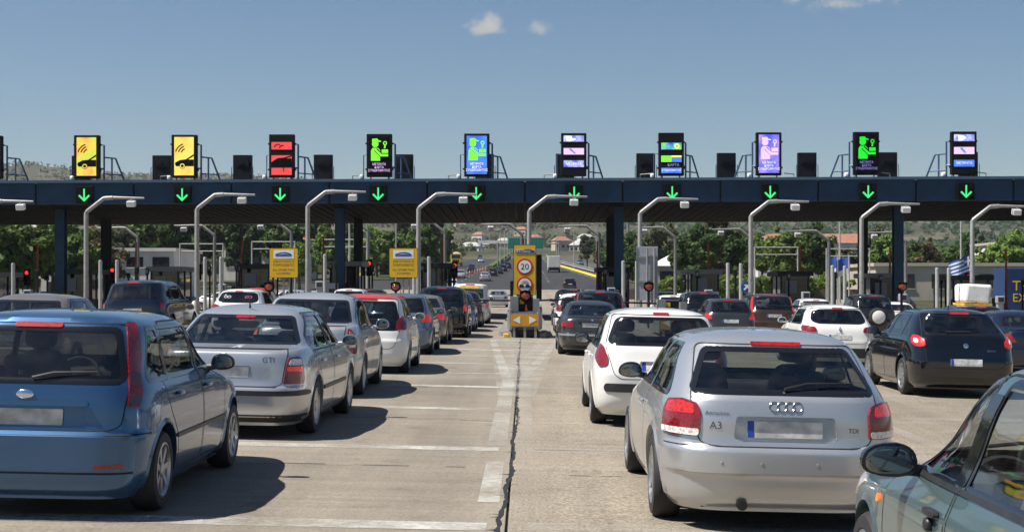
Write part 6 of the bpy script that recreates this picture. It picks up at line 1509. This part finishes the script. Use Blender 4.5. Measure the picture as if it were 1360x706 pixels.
# ------------------------------------------------------------------ trees
def crown_mesh(seed, rx, ry, rz, nclump, nleaf, ls, shape=0):
    rnd = random.Random(seed); mb = MB(); v = mb.v; f = mb.f
    for c in range(nclump):
        while True:
            p = Vector((rnd.uniform(-1, 1), rnd.uniform(-1, 1), rnd.uniform(-1, 1)))
            if .25 < p.length < 1: break
        p = p*(.55+.45*rnd.random())
        taper = 1 if shape == 0 else max(.15, 1-.8*(p.z+1)/2)
        c0 = Vector((p.x*rx*taper, p.y*ry*taper, p.z*rz)); cr = rnd.uniform(.14, .30)*min(rx, rz)*1.1
        for l in range(nleaf):
            d = Vector((rnd.gauss(0, 1), rnd.gauss(0, 1), rnd.gauss(0, 1))).normalized()*cr*rnd.uniform(.55, 1.0)
            q = c0+Vector((d.x, d.y, d.z*.8)); nrm = (d+Vector((rnd.gauss(0, .5), rnd.gauss(0, .5), rnd.gauss(.3, .5)))).normalized()
            a = nrm.orthogonal().normalized(); a.rotate(Matrix.Rotation(rnd.uniform(0, 6.28), 3, nrm)); b = nrm.cross(a); s = ls*rnd.uniform(.6, 1.3); o = len(v)
            v += [tuple(q-a*s), tuple(q+b*s*.55), tuple(q+a*s), tuple(q-b*s*.55)]; f.append((o, o+1, o+2, o+3))
    me = bpy.data.meshes.new('crown'); me.from_pydata(v, [], f); me.materials.append(None); return me
def trunk_mesh(seed, h, r):
    rnd = random.Random(seed); mb = MB().tube([(0, 0, -.5), (rnd.uniform(-.1, .1), 0, h*.3), (rnd.uniform(-.2, .2), rnd.uniform(-.2, .2), h*.62), (rnd.uniform(-.3, .3), 0, h*.9)], [r, r*.8, r*.55, r*.2], 8)
    for k in range(5):
        a = rnd.uniform(0, 6.28); z = h*rnd.uniform(.32, .6); l = h*rnd.uniform(.2, .34); mb.tube([(0, 0, z), (math.cos(a)*l*.5, math.sin(a)*l*.5, z+l*.5), (math.cos(a)*l, math.sin(a)*l, z+l*.8)], [r*.4, r*.25, r*.08], 6)
    return mb.mesh('trunk')
TV = [(crown_mesh(1, 3.0, 3.0, 3.4, 58, 70, .33), 5.3, trunk_mesh(1, 8, .24)), (crown_mesh(2, 3.6, 3.2, 3.0, 60, 70, .33), 4.8, trunk_mesh(2, 7.4, .26)), (crown_mesh(3, 2.4, 2.4, 3.9, 50, 70, .31), 5.4, trunk_mesh(3, 8.6, .2)), (crown_mesh(4, 2.0, 2.0, 4.4, 52, 70, .29, 1), 5.2, trunk_mesh(4, 8.6, .18))]
TREES = []
def tree(px, y, sc, var, mat, dz=0):
    x = (px-697)/1889*y; c, cz_, tr = TV[var]
    t = thing('tree', '', 'tree', (x, y, terrain(x, y)+dz), random.uniform(0, 6.28), group='trees beyond the toll plaza'); t.scale = (sc, sc, sc*random.uniform(.92, 1.1))
    obj('trunk', tr, 'bark', t); obj('crown', c, mat, t, (0, 0, cz_)); TREES.append((px, t, mat))
random.seed(5)
for a in ((-40, 128, 1.05, 0, 'leaf_green'), (-5, 120, .98, 1, 'leaf_green'), (22, 134, 1.05, 0, 'leaf_bright'), (45, 122, .92, 2, 'leaf_green'), (70, 140, 1.1, 1, 'leaf_dark'), (98, 136, .95, 0, 'leaf_green'), (122, 150, 1.0, 2, 'leaf_brown'), (133, 141, .86, 1, 'leaf_brown'), (150, 168, 1.1, 0, 'leaf_olive'), (172, 180, 1.25, 1, 'leaf_green'), (205, 205, 1.45, 0, 'leaf_green'), (232, 190, 1.3, 2, 'leaf_dark'), (258, 215, 1.4, 1, 'leaf_green'), (285, 205, 1.45, 0, 'leaf_olive'), (322, 200, 1.3, 2, 'leaf_dark'), (345, 225, 1.5, 0, 'leaf_dark'), (385, 215, 1.3, 1, 'leaf_dark'), (398, 180, .8, 1, 'leaf_green'), (420, 240, 1.4, 2, 'leaf_green'), (432, 200, .9, 0, 'leaf_green'),
          (478, 225, .95, 1, 'leaf_bright'), (500, 250, 1.15, 0, 'leaf_green'), (520, 235, 1.15, 1, 'leaf_green'), (538, 262, 1.5, 3, 'leaf_olive'), (556, 245, 1.15, 0, 'leaf_green'), (575, 262, 1.45, 3, 'leaf_dark'), (588, 275, 1.1, 2, 'leaf_green'), (465, 270, 1.3, 2, 'leaf_dark'),
          (830, 172, .95, 0, 'leaf_dark'), (845, 165, .85, 1, 'leaf_dark'), (868, 235, 1.0, 2, 'leaf_olive'), (885, 260, 1.1, 0, 'leaf_olive'), (918, 180, .95, 1, 'leaf_dark'), (936, 172, 1.12, 2, 'leaf_dark'), (950, 176, 1.2, 3, 'leaf_brown'), (968, 185, 1.0, 0, 'leaf_dark'), (990, 200, .95, 1, 'leaf_dark'), (1012, 190, .85, 0, 'leaf_green'), (1035, 168, .85, 2, 'leaf_bright'), (1052, 160, .92, 1, 'leaf_green'), (1072, 165, .95, 0, 'leaf_dark'), (1088, 180, .9, 1, 'leaf_green'),
          (1125, 200, .75, 1, 'leaf_olive'), (1165, 190, .95, 0, 'leaf_olive'), (1180, 185, .9, 1, 'leaf_green'), (1215, 210, .75, 0, 'leaf_dark'), (1235, 205, .8, 2, 'leaf_brown'), (1268, 215, .75, 1, 'leaf_green'), (1288, 230, .9, 0, 'leaf_dark'), (1322, 185, .9, 1, 'leaf_bright'), (1345, 178, .95, 0, 'leaf_green'), (1375, 185, 1.0, 2, 'leaf_green'), (1410, 190, 1.0, 0, 'leaf_green'), (795, 300, .9, 3, 'leaf_dark'), (780, 330, .9, 2, 'leaf_olive'), (805, 260, .7, 1, 'leaf_olive')):
    tree(*a)
TREES.sort(key=lambda q: q[0])
MW = {'leaf_green': 'green', 'leaf_bright': 'bright green', 'leaf_dark': 'dark green', 'leaf_olive': 'olive green', 'leaf_brown': 'brownish'}
cnt = {}
for px, t, m in TREES:
    cnt[m] = cnt.get(m, 0)+1; n = cnt[m]
    t['label'] = '%s leafy tree beyond the toll plaza, %s %s one from the left' % (MW[m], ORD[n] if n <= 20 else 'twenty '+ORD[n-20], MW[m])
# hedge bank right of the road
hb = crown_mesh(21, 16, 2.0, 1.3, 190, 55, .30)
for px, y, lb in ((985, 150, 'low green hedge bank behind the right booths'), (1180, 175, 'low green hedge bank before the right hand houses')):
    x = (px-697)/1889*y; t = thing('hedge', lb, 'hedge', (x, y, terrain(x, y))); obj('foliage', hb, 'leaf_bright', t, (0, 0, 1.6)); obj('stems', MB().box(-14, 14, -.4, .4, -.2, 1.2), 'bark', t)
# woodland and scrub on the hills, too many to count
rnd = random.Random(3); mb = MB(); v = mb.v; f = mb.f
def clump(x, y, z, r, h, n):
    for k in range(n):
        u = rnd.uniform(-1, 1); a = rnd.uniform(0, 6.283); q = math.sqrt(1-u*u)*rnd.uniform(.55, 1); d = Vector((math.cos(a)*q, math.sin(a)*q, u*.95))
        c = Vector((x+d.x*r, y+d.y*r, z+h*.5+d.z*h*.5)); m = (d+Vector((rnd.gauss(0, .45), rnd.gauss(0, .45), rnd.gauss(.35, .45)))).normalized()
        e = m.orthogonal().normalized(); e.rotate(Matrix.Rotation(rnd.uniform(0, 6.28), 3, m)); g = m.cross(e); s = r*rnd.uniform(.40, .75); o = len(v)
        v.extend((tuple(c-e*s), tuple(c+g*s*.75), tuple(c+e*s), tuple(c-g*s*.75))); f.append((o, o+1, o+2, o+3))
def wood(n, px0, px1, thr):
    c = 0
    while c < n:
        y = 260*math.exp(rnd.random()**.8*2.35); px = rnd.uniform(px0, px1); x = (px-697)/1889*y
        if y < 780 and -24 < x < 26: continue
        if noise.noise(Vector((x*.006, y*.006, 5))) < thr: continue
        r = rnd.uniform(1.3, 3.2)*(.8+.4*(y > 1000)); clump(x, y, terrain(x, y)-.5, r, r*rnd.uniform(1.3, 2.2), 20 if y < 600 else (14 if y < 1100 else 9)); c += 1
def commit(label, mat):
    me = bpy.data.meshes.new('hillside_woodland'); me.from_pydata(v, [], f); me.materials.append(None)
    tag(obj('hillside_woodland', me, mat), label, 'woodland', kind='stuff'); v.clear(); f.clear()
wood(7500, -120, 880, -.10); commit('olive scrub and woodland covering the far hills on the left', 'leaf_olive')
wood(6500, 800, 1480, -.35); commit('dark woodland covering the far hills on the right', 'leaf_dark')

# ------------------------------------------------------------------ thin summer haze over the whole place
m = bpy.data.materials.new('haze'); m.use_nodes = True; nt = m.node_tree; nt.nodes.clear()
pv = nt.nodes.new('ShaderNodeVolumePrincipled'); pv.inputs['Color'].default_value = (.80, .88, 1, 1); pv.inputs['Density'].default_value = .00009; pv.inputs['Anisotropy'].default_value = .2
ou = nt.nodes.new('ShaderNodeOutputMaterial'); nt.links.new(pv.outputs[0], ou.inputs['Volume']); MATS['haze'] = m
hz = min(p[2] for p in tv)-1; ht = max(p[2] for p in tv)+15
tag(obj('haze', MB().box(-4600, 4600, -160, 6600, hz, ht), 'haze'), kind='stuff')
